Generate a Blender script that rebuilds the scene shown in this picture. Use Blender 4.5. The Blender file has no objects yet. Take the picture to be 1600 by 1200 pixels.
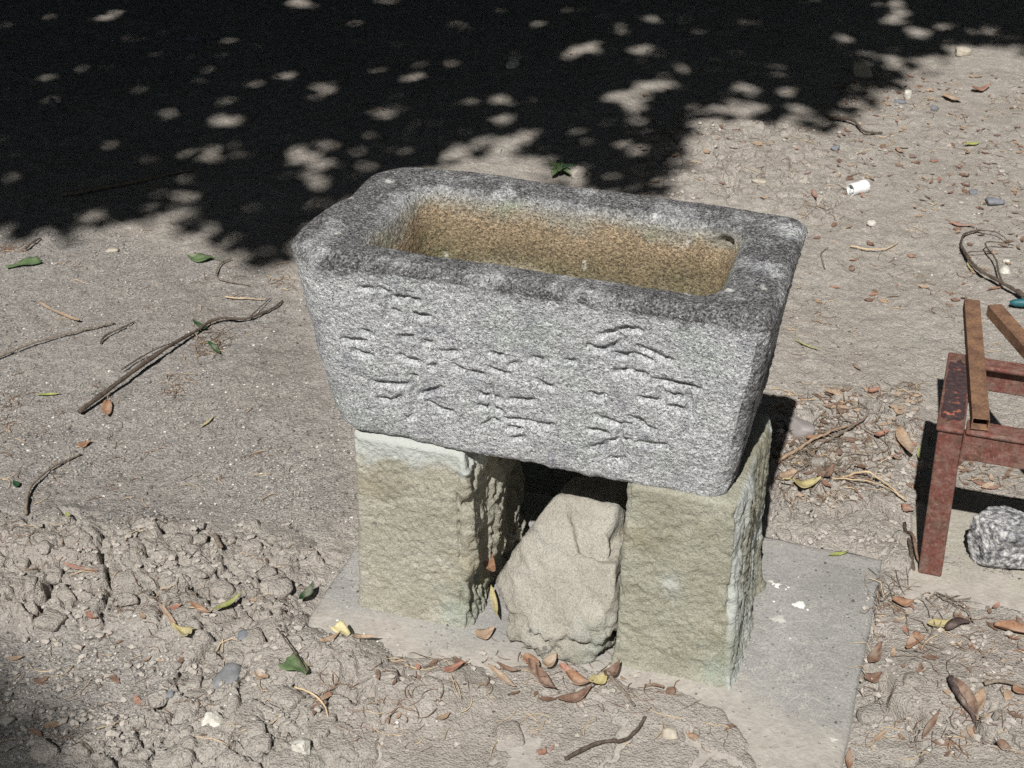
import bpy, bmesh, math, random
import numpy as np
from mathutils import Vector

# ------------------------------------------------------------------ camera, light, exposure
scene = bpy.context.scene
COL = scene.collection
F_PX, PITCH, CAM_H = 2400.0, math.radians(32), 1.55       # focal length for a 1600 px wide frame
cam_d = bpy.data.cameras.new('camera')
cam_d.sensor_width = 36.0
cam_d.lens = 36.0 * F_PX / 1600.0
cam_d.clip_start, cam_d.clip_end = 0.05, 2000
cam_d.dof.use_dof = True
cam_d.dof.focus_distance = 2.05
cam_d.dof.aperture_fstop = 22
cam = bpy.data.objects.new('camera', cam_d); COL.objects.link(cam)
cam.location = (0, 0, CAM_H)
cam.rotation_euler = (math.pi / 2 - PITCH, 0, 0)
scene.camera = cam

SUN_T = np.array([0.208, 0.848])                           # ground shift of a shadow per metre of height
sun_vec = Vector((SUN_T[0], SUN_T[1], -1.0)).normalized()
sun_d = bpy.data.lights.new('sun', 'SUN')
sun_d.energy, sun_d.angle, sun_d.color = 5.0, math.radians(0.53), (1.0, 0.965, 0.915)
sun = bpy.data.objects.new('sun', sun_d); COL.objects.link(sun)
sun.location = (-3, -9, 12)
sun.rotation_euler = sun_vec.to_track_quat('-Z', 'Y').to_euler()

world = bpy.data.worlds.new('World'); scene.world = world
world.use_nodes = True
wn = world.node_tree
bgn = wn.nodes.get('Background') or wn.nodes.new('ShaderNodeBackground')
sky = wn.nodes.new('ShaderNodeTexSky')
sky.sky_type = 'NISHITA'; sky.sun_disc = False
sky.sun_elevation = math.asin(-sun_vec.z)
sky.sun_rotation = math.atan2(-SUN_T[0], -SUN_T[1])
wn.links.new(sky.outputs[0], bgn.inputs['Color'])
bgn.inputs['Strength'].default_value = 0.05
vs = scene.view_settings
vs.view_transform = 'Standard'; vs.look = 'None'; vs.exposure = 0.12; vs.gamma = 1.0
vs.use_curve_mapping = False
scene.cycles.use_denoising = False
scene.cycles.use_adaptive_sampling = False
scene.render.filter_size = 1.1
scene.cycles.max_bounces = 5
scene.cycles.diffuse_bounces = 3

# ------------------------------------------------------------------ measuring helpers (photo point -> place)
FW = np.array([0, math.cos(PITCH), -math.sin(PITCH)]); RT = np.array([1.0, 0, 0])
UP = np.array([0, math.sin(PITCH), math.cos(PITCH)]); CP = np.array([0, 0, CAM_H])
def ray(px, py): return FW + RT * (px - 800) / F_PX + UP * (600 - py) / F_PX
def at(px, py, z=0.0):
    d = ray(px, py); return CP + d * ((z - CAM_H) / d[2])
def pix(x, y, z=0.0):
    v = [np.asarray(x) - 0.0, np.asarray(y) - 0.0, np.asarray(z) - CAM_H]
    dz = v[1] * FW[1] + v[2] * FW[2]
    return 800 + F_PX * v[0] / dz, 600 - F_PX * (v[1] * UP[1] + v[2] * UP[2]) / dz
ANG = math.radians(-18)                                    # basin, posts, paving and stool share this heading
UU = np.array([math.cos(ANG), math.sin(ANG), 0]); VV = np.array([-math.sin(ANG), math.cos(ANG), 0])
OO = np.array([0.302, 1.623, 0])                           # foot of the right post's front right corner
def loc(p):
    q = np.asarray(p) - OO; return np.array([q @ UU, q @ VV, p[2]])
def glob(u, v, z): return OO + UU * u + VV * v + np.array([0, 0, z])
def on_plane(px, py, n, d):
    """photo point -> local (u,v,z) on the local plane n.(u,v,z) = d"""
    r = ray(px, py); rl = np.array([r @ UU, r @ VV, r[2]])
    c = CP - OO; cl = np.array([c @ UU, c @ VV, CAM_H])
    n = np.array(n); t = (d - n @ cl) / (n @ rl); return cl + rl * t

# ------------------------------------------------------------------ noise
def _h(ix, iy, iz, seed):
    with np.errstate(over='ignore'):
        h = (ix.astype(np.uint32) * np.uint32(374761393) + iy.astype(np.uint32) * np.uint32(668265263)
             + iz.astype(np.uint32) * np.uint32(2147483647 - 58) + np.uint32(seed * 974711 + 12345))
        h = (h ^ (h >> np.uint32(13))) * np.uint32(1274126177)
        h = (h ^ (h >> np.uint32(15))) * np.uint32(2246822519)
        return ((h ^ (h >> np.uint32(16))) & np.uint32(0xffffff)).astype(np.float32) / np.float32(0xffffff)
def vn2(x, y, seed=0):
    fx, fy = np.floor(x), np.floor(y)
    ix, iy = fx.astype(np.int64), fy.astype(np.int64); z0 = np.zeros_like(ix)
    tx, ty = x - fx, y - fy
    tx = tx * tx * tx * (tx * (tx * 6 - 15) + 10); ty = ty * ty * ty * (ty * (ty * 6 - 15) + 10)
    a, b = _h(ix, iy, z0, seed), _h(ix + 1, iy, z0, seed)
    c, d = _h(ix, iy + 1, z0, seed), _h(ix + 1, iy + 1, z0, seed)
    return ((a + (b - a) * tx) * (1 - ty) + (c + (d - c) * tx) * ty) * 2 - 1
def fbm2(x, y, octv=4, seed=0, gain=0.5):
    s = np.zeros_like(x); a = 1.0; t = 0
    for o in range(octv):
        s += a * vn2(x * 0.8 + y * 0.6 + 17.3 * o, -x * 0.6 + y * 0.8 - 9.1 * o, seed + o); t += a
        x, y = x * 2.03, y * 2.03; a *= gain
    return s / t
def vn3(p, seed=0):
    f = np.floor(p); i = f.astype(np.int64); t = p - f; t = t * t * t * (t * (t * 6 - 15) + 10)
    r = 0
    for dx in (0, 1):
        wx = t[:, 0] if dx else 1 - t[:, 0]
        for dy in (0, 1):
            wy = t[:, 1] if dy else 1 - t[:, 1]
            for dz in (0, 1):
                wz = t[:, 2] if dz else 1 - t[:, 2]
                r = r + _h(i[:, 0] + dx, i[:, 1] + dy, i[:, 2] + dz, seed) * wx * wy * wz
    return r * 2 - 1
ROT3 = np.array([[0.36, 0.48, -0.8], [-0.8, 0.6, 0.0], [0.48, 0.64, 0.6]])
def fbm3(p, octv=4, seed=0, gain=0.5):
    s = 0; a = 1.0; t = 0; p = p.copy()
    for o in range(octv):
        s = s + a * vn3(p + 13.7 * o, seed + o); t += a; p = (p @ ROT3) * 2.03; a *= gain
    return s / t
def voro2(x, y, seed=0, jit=0.9):
    """F1, F2, id-random a, b, offset to own centre"""
    fx, fy = np.floor(x), np.floor(y)
    F1 = np.full(x.shape, 9.0); F2 = np.full(x.shape, 9.0)
    r1 = np.zeros(x.shape); r2 = np.zeros(x.shape); ox = np.zeros(x.shape); oy = np.zeros(x.shape)
    z = np.zeros(x.shape, dtype=np.int64)
    for dx in (-1, 0, 1):
        for dy in (-1, 0, 1):
            cx, cy = fx + dx, fy + dy
            ix, iy = cx.astype(np.int64), cy.astype(np.int64)
            a, b = _h(ix, iy, z, seed), _h(ix, iy, z + 7, seed)
            px, py = x - (cx + 0.5 + jit * (a - 0.5)), y - (cy + 0.5 + jit * (b - 0.5))
            d = np.hypot(px, py)
            m = d < F1
            F2 = np.where(m, F1, np.minimum(F2, d))
            F1 = np.where(m, d, F1)
            r1 = np.where(m, _h(ix, iy, z + 3, seed), r1); r2 = np.where(m, _h(ix, iy, z + 5, seed), r2)
            ox = np.where(m, px, ox); oy = np.where(m, py, oy)
    return F1, F2, r1, r2, ox, oy
def sst(a, b, x):
    t = np.clip((x - a) / (b - a), 0, 1); return t * t * (3 - 2 * t)
def poly_sd(x, y, pts):
    """signed distance to a polygon, negative inside"""
    d = np.full(x.shape, 1e9); ins = np.zeros(x.shape, bool); n = len(pts)
    for i in range(n):
        ax, ay = pts[i]; bx, by = pts[(i + 1) % n]
        ex, ey = bx - ax, by - ay
        t = np.clip(((x - ax) * ex + (y - ay) * ey) / (ex * ex + ey * ey + 1e-12), 0, 1)
        d = np.minimum(d, (x - ax - ex * t) ** 2 + (y - ay - ey * t) ** 2)
        c = ((ay > y) != (by > y)) & (x < ex * (y - ay) / (ey + 1e-12) + ax)
        ins ^= c
    d = np.sqrt(d); return np.where(ins, -d, d)
def ground_poly(px): return [tuple(at(a, b)[:2]) for a, b in px]

# ------------------------------------------------------------------ mesh + object helpers
def mesh_np(name, V, Q, smooth=True):
    me = bpy.data.meshes.new(name)
    V = np.ascontiguousarray(V, dtype=np.float32); Q = np.ascontiguousarray(Q, dtype=np.int32)
    k = Q.shape[1]
    me.vertices.add(len(V)); me.vertices.foreach_set('co', V.ravel())
    me.loops.add(Q.size); me.loops.foreach_set('vertex_index', Q.ravel())
    me.polygons.add(len(Q)); me.polygons.foreach_set('loop_start', np.arange(0, Q.size, k, dtype=np.int32))
    me.polygons.foreach_set('loop_total', np.full(len(Q), k, dtype=np.int32))
    me.polygons.foreach_set('use_smooth', np.full(len(Q), smooth))
    me.update(calc_edges=True); me.validate()
    return me
def add_attr(me, name, vals):
    a = me.attributes.new(name, 'FLOAT', 'POINT'); a.data.foreach_set('value', np.asarray(vals, dtype=np.float32))
def link(name, me, m, parent=None, loc_=(0, 0, 0)):
    o = bpy.data.objects.new(name, me); COL.objects.link(o)
    if m is not None and me is not None and len(me.materials) == 0: me.materials.append(m)
    if parent: o.parent = parent
    o.location = loc_
    return o
def tag(o, label=None, cat=None, group=None, kind=None):
    if label: o['label'] = label
    if cat: o['category'] = cat
    if group: o['group'] = group
    if kind: o['kind'] = kind
    return o
def empty(name, loc_=(0, 0, 0)):
    o = bpy.data.objects.new(name, None); COL.objects.link(o); o.location = loc_; o.empty_display_size = 0.05
    return o
def grid_quads(nr, nc, wrap=True):
    r = np.arange(nr - 1)[:, None]; c = np.arange(nc if wrap else nc - 1)[None, :]
    c2 = (c + 1) % nc
    return np.stack([(r * nc + c), (r * nc + c2), ((r + 1) * nc + c2), ((r + 1) * nc + c)], -1).reshape(-1, 4)

# ------------------------------------------------------------------ materials
class Mat:
    def __init__(s, name, rough=0.9, spec=0.25):
        s.m = bpy.data.materials.new(name); s.m.use_nodes = True
        s.t = s.m.node_tree; s.b = s.t.nodes['Principled BSDF']
        s.b.inputs['Roughness'].default_value = rough
        s.b.inputs['Specular IOR Level'].default_value = spec
        s.co = s.t.nodes.new('ShaderNodeTexCoord').outputs['Object']
    def n(s, t): return s.t.nodes.new(t)
    def l(s, a, b): s.t.links.new(a, b)
    def scaled(s, v):
        k = s.n('ShaderNodeMapping'); k.inputs['Scale'].default_value = v; s.l(s.co, k.inputs['Vector']); return k.outputs[0]
    def noise(s, sc, det=4, rough=0.55, dist=0, co=None):
        k = s.n('ShaderNodeTexNoise'); k.inputs['Scale'].default_value = sc; k.inputs['Detail'].default_value = det
        k.inputs['Roughness'].default_value = rough; k.inputs['Distortion'].default_value = dist
        s.l(co or s.co, k.inputs['Vector']); return k.outputs[0]
    def voro(s, sc, out='Distance', feat='F1', rnd=1.0, co=None):
        k = s.n('ShaderNodeTexVoronoi'); k.feature = feat; k.inputs['Scale'].default_value = sc
        k.inputs['Randomness'].default_value = rnd
        s.l(co or s.co, k.inputs['Vector']); return k.outputs[out]
    def attr(s, name):
        k = s.n('ShaderNodeAttribute'); k.attribute_name = name; return k.outputs['Fac']
    def ramp(s, fac, stops, interp='LINEAR'):
        k = s.n('ShaderNodeValToRGB'); k.color_ramp.interpolation = interp
        e = k.color_ramp.elements
        while len(e) < len(stops): e.new(0.5)
        for i, (p, c) in enumerate(stops):
            e[i].position = p; e[i].color = (*c, 1) if len(c) == 3 else c
        s.l(fac, k.inputs[0]); return k.outputs[0]
    def val(s, fac, a, b):
        k = s.n('ShaderNodeMapRange'); k.interpolation_type = 'SMOOTHSTEP'
        k.inputs['From Min'].default_value = a; k.inputs['From Max'].default_value = b
        s.l(fac, k.inputs['Value']); return k.outputs[0]
    def math(s, op, a, b):
        k = s.n('ShaderNodeMath'); k.operation = op
        for i, q in enumerate((a, b)):
            if isinstance(q, (int, float)): k.inputs[i].default_value = q
            else: s.l(q, k.inputs[i])
        return k.outputs[0]
    def mix(s, fac, a, b, mode='MIX'):
        k = s.n('ShaderNodeMix'); k.data_type = 'RGBA'; k.blend_type = mode
        for idx, q in ((0, fac), (6, a), (7, b)):
            if isinstance(q, (int, float)): k.inputs[idx].default_value = q
            elif isinstance(q, tuple): k.inputs[idx].default_value = (*q, 1) if len(q) == 3 else q
            else: s.l(q, k.inputs[idx])
        return k.outputs[2]
    def col(s, c):
        if isinstance(c, tuple): s.b.inputs['Base Color'].default_value = (*c, 1)
        else: s.l(c, s.b.inputs['Base Color'])
        return s
    def bump(s, *pairs):
        prev = None
        for h, dist in pairs:
            k = s.n('ShaderNodeBump'); k.inputs['Strength'].default_value = 1.0; k.inputs['Distance'].default_value = dist
            s.l(h, k.inputs['Height'])
            if prev: s.l(prev, k.inputs['Normal'])
            prev = k.outputs[0]
        s.l(prev, s.b.inputs['Normal']); return s

def soil_mat():
    M = Mat('dry_soil', 0.95, 0.15)
    grit = M.attr('grit')
    n1, n2, n3 = M.noise(3.2, 5), M.noise(28, 6, 0.65), M.noise(260, 3, 0.7)
    clay = M.ramp(n2, [(0.25, (0.312, 0.286, 0.255)), (0.5, (0.400, 0.372, 0.337)), (0.78, (0.474, 0.446, 0.409))])
    sand = M.ramp(n2, [(0.25, (0.262, 0.248, 0.232)), (0.5, (0.331, 0.315, 0.297)), (0.78, (0.387, 0.370, 0.351))])
    c = M.mix(grit, clay, sand)
    c = M.mix(M.val(n1, 0.35, 0.7), c, M.mix(1.0, c, (0.92, 0.90, 0.89), 'MULTIPLY'))
    gv = M.voro(330, 'Color'); sep = M.n('ShaderNodeSeparateColor'); M.l(gv, sep.inputs[0])
    g = M.ramp(sep.outputs[0], [(0.0, (0.45, 0.45, 0.46)), (0.18, (0.8, 0.8, 0.8)), (0.7, (1.05, 1.04, 1.02)), (0.97, (1.2, 1.19, 1.17)), (1.0, (1.7, 1.7, 1.7))])
    c = M.mix(M.math('ADD', M.math('MULTIPLY', grit, 0.55), 0.35), c, M.mix(1.0, c, g, 'MULTIPLY'))
    c = M.mix(M.val(n3, 0.58, 0.72), c, M.mix(1.0, c, (0.72, 0.70, 0.67), 'MULTIPLY'))
    M.col(c)
    M.bump((M.noise(120, 5, 0.7), 0.0048), (M.voro(300), 0.0018))
    return M.m
def granite_mat():
    M = Mat('weathered_granite', 0.85, 0.3)
    dark, inner, pale = M.attr('dark'), M.attr('inner'), M.attr('pale')
    v = M.voro(430, 'Color'); sp = M.n('ShaderNodeSeparateColor'); M.l(v, sp.inputs[0])
    v2 = M.voro(800, 'Color'); sp2 = M.n('ShaderNodeSeparateColor'); M.l(v2, sp2.inputs[0])
    mixv = M.math('ADD', M.math('MULTIPLY', sp.outputs[0], 0.62), M.math('MULTIPLY', sp2.outputs[1], 0.38))
    grain = M.ramp(mixv, [(0.10, (0.14, 0.146, 0.157)), (0.28, (0.37, 0.384, 0.40)), (0.5, (0.54, 0.557, 0.572)), (0.72, (0.68, 0.697, 0.71)), (0.9, (0.88, 0.89, 0.89))])
    lich = M.mix(M.val(M.noise(9, 5, 0.6), 0.5, 0.8), grain, M.mix(1.0, grain, (0.86, 0.93, 0.86), 'MULTIPLY'))
    tint = M.mix(M.val(M.noise(26, 4), 0.5, 0.75), lich, M.mix(1.0, lich, (0.70, 0.70, 0.74), 'MULTIPLY'))
    # dark crust of the rim, also the shade painted on the right end
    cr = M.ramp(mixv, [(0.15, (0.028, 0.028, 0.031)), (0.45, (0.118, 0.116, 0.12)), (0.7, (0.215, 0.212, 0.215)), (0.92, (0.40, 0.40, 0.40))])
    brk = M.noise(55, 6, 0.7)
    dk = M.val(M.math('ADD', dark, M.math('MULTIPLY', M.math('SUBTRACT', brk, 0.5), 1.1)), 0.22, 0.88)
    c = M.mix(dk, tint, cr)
    # water stains in the bowl
    sg = M.ramp(mixv, [(0.1, (0.28, 0.28, 0.28)), (0.4, (0.75, 0.75, 0.75)), (0.7, (1.1, 1.1, 1.1)), (0.95, (1.5, 1.5, 1.45))])
    st = M.ramp(M.math('ADD', inner, M.math('MULTIPLY', M.math('SUBTRACT', M.noise(11, 5, 0.65), 0.5), 0.75)),
                [(0.05, (0.30, 0.29, 0.265)), (0.24, (0.40, 0.37, 0.30)), (0.40, (0.42, 0.325, 0.215)), (0.60, (0.31, 0.245, 0.155)), (0.80, (0.22, 0.19, 0.12)), (0.93, (0.44, 0.395, 0.285))])
    st = M.mix(M.val(M.noise(7, 4, 0.6), 0.5, 0.68), st, M.mix(1.0, st, (0.78, 0.92, 0.72), 'MULTIPLY'))
    st = M.mix(1.0, st, sg, 'MULTIPLY')
    c = M.mix(M.val(inner, 0.0, 0.26), c, st)
    c = M.mix(M.math('MULTIPLY', pale, M.val(M.noise(90, 4, 0.7), 0.40, 0.62)), c, (0.80, 0.80, 0.77))
    M.col(c)
    M.bump((M.noise(1.0, 4, 0.65, 0, M.scaled((190, 190, 260))), 0.0075), (mixv, 0.0009))
    return M.m
def sandstone_mat(name, c0, c1, c2, pebb=0.5):
    M = Mat(name, 0.93, 0.15)
    n = M.noise(14, 6, 0.62)
    c = M.ramp(n, [(0.28, c0), (0.5, c1), (0.75, c2)])
    f = M.noise(420, 3, 0.7)
    c = M.mix(1.0, c, M.ramp(f, [(0.3, (0.62, 0.62, 0.62)), (0.5, (1.0, 1.0, 1.0)), (0.72, (1.28, 1.28, 1.26))]), 'MULTIPLY')
    c = M.mix(M.math('MULTIPLY', M.val(M.noise(5.2, 4, 0.6), 0.52, 0.68), 0.75), c, M.mix(1.0, c, (0.86, 1.0, 1.04), 'MULTIPLY'))
    c = M.mix(M.math('MULTIPLY', M.val(M.noise(8, 5, 0.6), 0.5, 0.66), 0.6), c, M.mix(1.0, c, (0.80, 0.74, 0.62), 'MULTIPLY'))
    band = M.attr('band')
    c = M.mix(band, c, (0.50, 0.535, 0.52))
    pv = M.voro(46, 'Distance'); pc = M.voro(46, 'Color'); sp = M.n('ShaderNodeSeparateColor'); M.l(pc, sp.inputs[0])
    spots = M.math('MULTIPLY', M.val(pv, 0.22, 0.14), M.val(sp.outputs[0], 0.90, 0.93))
    k = M.t.nodes
    c = M.mix(M.math('MULTIPLY', spots, pebb), c, (0.12, 0.125, 0.12))
    M.col(c)
    M.bump((M.noise(105, 5, 0.66), 0.0034), (M.noise(260, 4, 0.65), 0.0020))
    return M.m
def concrete_mat(name, tone):
    M = Mat(name, 0.92, 0.2)
    t = np.array(tone)
    n = M.noise(11, 6, 0.62)
    c = M.ramp(n, [(0.25, tuple(t * 0.80)), (0.5, tuple(t)), (0.78, tuple(t * 1.2))])
    vein = M.noise(13, 5, 0.6, 1.6)
    w = M.math('ABSOLUTE', M.math('SUBTRACT', vein, 0.5), 0.0)
    c = M.mix(M.math('MULTIPLY', M.val(w, 0.020, 0.0), M.math('MULTIPLY', M.val(M.noise(5, 3), 0.48, 0.66), 0.5)), c, tuple(np.clip(t * 1.75, 0, 0.8) * np.array([1.0, 0.97, 0.88])))
    f = M.noise(380, 3, 0.7)
    c = M.mix(1.0, c, M.ramp(f, [(0.3, (0.62, 0.62, 0.63)), (0.5, (1, 1, 1)), (0.72, (1.3, 1.3, 1.28))]), 'MULTIPLY')
    pv = M.voro(150, 'Color'); sp = M.n('ShaderNodeSeparateColor'); M.l(pv, sp.inputs[0]); pd = M.voro(150)
    hole = M.math('MULTIPLY', M.val(pd, 0.3, 0.18), M.val(sp.outputs[1], 0.92, 0.95))
    c = M.mix(M.math('MULTIPLY', hole, 0.35), c, (0.06, 0.06, 0.06))
    dust = M.attr('dust')
    c = M.mix(dust, c, M.ramp(M.noise(60, 5, 0.7), [(0.3, (0.34, 0.312, 0.278)), (0.7, (0.48, 0.45, 0.405))]))
    M.col(c)
    M.bump((M.noise(130, 4, 0.7), 0.0022), (hole, -0.0015))
    return M.m
def plain(name, c, rough=0.8, spec=0.3, vary=0.25, sc=60, bump=0.0008, c2=None):
    M = Mat(name, rough, spec)
    n = M.noise(sc, 4, 0.6)
    a = tuple(np.array(c) * (1 - vary)); b = tuple(np.clip(np.array(c2 or c) * (1 + vary), 0, 0.95))
    M.col(M.ramp(n, [(0.3, a), (0.7, b)])); M.bump((M.noise(sc * 3, 4, 0.6), bump)); return M.m
def leaf_mat(name, c, c2, rough=0.55):
    M = Mat(name, 0.75, 0.22)
    n = M.noise(70, 4, 0.6)
    k = M.ramp(n, [(0.3, c), (0.68, c2)])
    k = M.mix(M.val(M.noise(210, 4, 0.7), 0.54, 0.68), k, M.mix(1.0, k, (0.55, 0.5, 0.45), 'MULTIPLY'))
    k = M.mix(M.math('MULTIPLY', M.val(M.noise(38, 4, 0.6), 0.5, 0.7), 0.55), k, (0.36, 0.32, 0.27))
    M.col(k); M.bump((M.noise(160, 4), 0.0016))
    return M.m
MT = {}
MT['soil'] = soil_mat(); MT['granite'] = granite_mat()
MT['sand_l'] = sandstone_mat('buff_sandstone', (0.298, 0.283, 0.226), (0.376, 0.362, 0.300), (0.441, 0.433, 0.374))
MT['sand_r'] = sandstone_mat('green_grey_sandstone', (0.262, 0.255, 0.198), (0.332, 0.328, 0.265), (0.399, 0.397, 0.337))
MT['sand_m'] = sandstone_mat('pale_sandstone', (0.286, 0.270, 0.226), (0.367, 0.349, 0.304), (0.439, 0.423, 0.383), 0.8)
MT['slab'] = concrete_mat('grey_concrete', (0.315, 0.31, 0.298))
MT['slab2'] = concrete_mat('buff_concrete', (0.35, 0.335, 0.285))
MT['bark'] = plain('twig_bark', (0.10, 0.078, 0.062), 0.9, 0.2, 0.5, 140, 0.0015)
MT['bark_grey'] = plain('grey_twig_bark', (0.21, 0.175, 0.14), 0.9, 0.2, 0.4, 140, 0.0012)
MT['straw'] = plain('dry_straw', (0.52, 0.40, 0.26), 0.75, 0.25, 0.3, 40)
MT['strand'] = plain('brown_strand', (0.20, 0.135, 0.095), 0.85, 0.2, 0.55, 12)
MT['l_green'] = leaf_mat('green_leaf', (0.075, 0.125, 0.055), (0.14, 0.20, 0.095))
MT['l_dkgreen'] = leaf_mat('dark_green_leaf', (0.016, 0.05, 0.022), (0.035, 0.10, 0.04))
MT['l_lime'] = leaf_mat('lime_leaf', (0.23, 0.26, 0.075), (0.38, 0.40, 0.15))
MT['l_yellow'] = leaf_mat('yellow_leaf', (0.34, 0.29, 0.13), (0.50, 0.44, 0.24))
MT['l_cream'] = leaf_mat('cream_leaf', (0.52, 0.46, 0.24), (0.66, 0.60, 0.36))
MT['l_orange'] = leaf_mat('orange_leaf', (0.21, 0.11, 0.065), (0.37, 0.225, 0.145))
MT['l_red'] = leaf_mat('reddish_leaf', (0.25, 0.125, 0.09), (0.38, 0.215, 0.16))
MT['l_brown'] = leaf_mat('brown_leaf', (0.14, 0.085, 0.06), (0.27, 0.175, 0.13))
MT['l_tan'] = leaf_mat('tan_leaf', (0.30, 0.21, 0.14), (0.44, 0.33, 0.24))
MT['l_dark'] = leaf_mat('dark_withered_leaf', (0.045, 0.034, 0.032), (0.12, 0.085, 0.075))
MT['crown'] = leaf_mat('tree_leaf', (0.035, 0.07, 0.02), (0.07, 0.12, 0.035))
MT['trunk'] = plain('tree_bark', (0.12, 0.09, 0.07), 0.95, 0.1, 0.4, 18, 0.02)

# ------------------------------------------------------------------ the ground
P_CLOD = ground_poly([(-300, 800), (0, 808), (150, 826), (300, 850), (420, 850), (500, 880), (470, 985), (560, 1030), (700, 1064), (760, 1110), (560, 1160), (500, 1260), (-300, 1260)])
P_FLAT = ground_poly([(-200, 960), (60, 985), (190, 985), (255, 1030), (275, 1080), (215, 1110), (120, 1175), (60, 1230), (-200, 1230)])
P_PLATE = ground_poly([(480, 1030), (700, 1064), (960, 1085), (1140, 1110), (1215, 1200), (1230, 1260), (300, 1260), (420, 1130)])
P_PLATE2 = ground_poly([(1330, 1240), (1365, 900), (1400, 870), (1440, 960), (1900, 1010), (1900, 1260)])
P_CLOD2 = ground_poly([(1205, 640), (1290, 605), (1440, 620), (1450, 700), (1420, 900), (1370, 885), (1205, 850), (1180, 760)])
P_BACK = ground_poly([(980, 320), (1000, 215), (1100, 190), (1230, 200), (1320, 230), (1320, 330), (1260, 345), (1150, 330)])
P_GRIT = ground_poly([(-900, 352), (120, 352), (420, 420), (470, 500), (560, 700), (560, 830), (420, 835), (250, 825), (-900, 790)])
P_COVER = ground_poly([(440, 975), (485, 1000), (560, 1022), (640, 1036), (700, 1050), (770, 1062), (860, 1056), (960, 1078), (1060, 1092), (1140, 1118), (1185, 1155), (1205, 1200), (1225, 1300), (350, 1300), (400, 985)])
P_RIGHT = ground_poly([(1310, 1260), (1350, 1000), (1380, 880), (1420, 860), (1900, 960), (1900, 1260)])
def pm(x, y, poly, soft, seed, warp=0.02, ws=14):
    d = poly_sd(x, y, poly) + warp * fbm2(x * ws, y * ws, 3, seed)
    return sst(soft, -soft, d)
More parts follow.
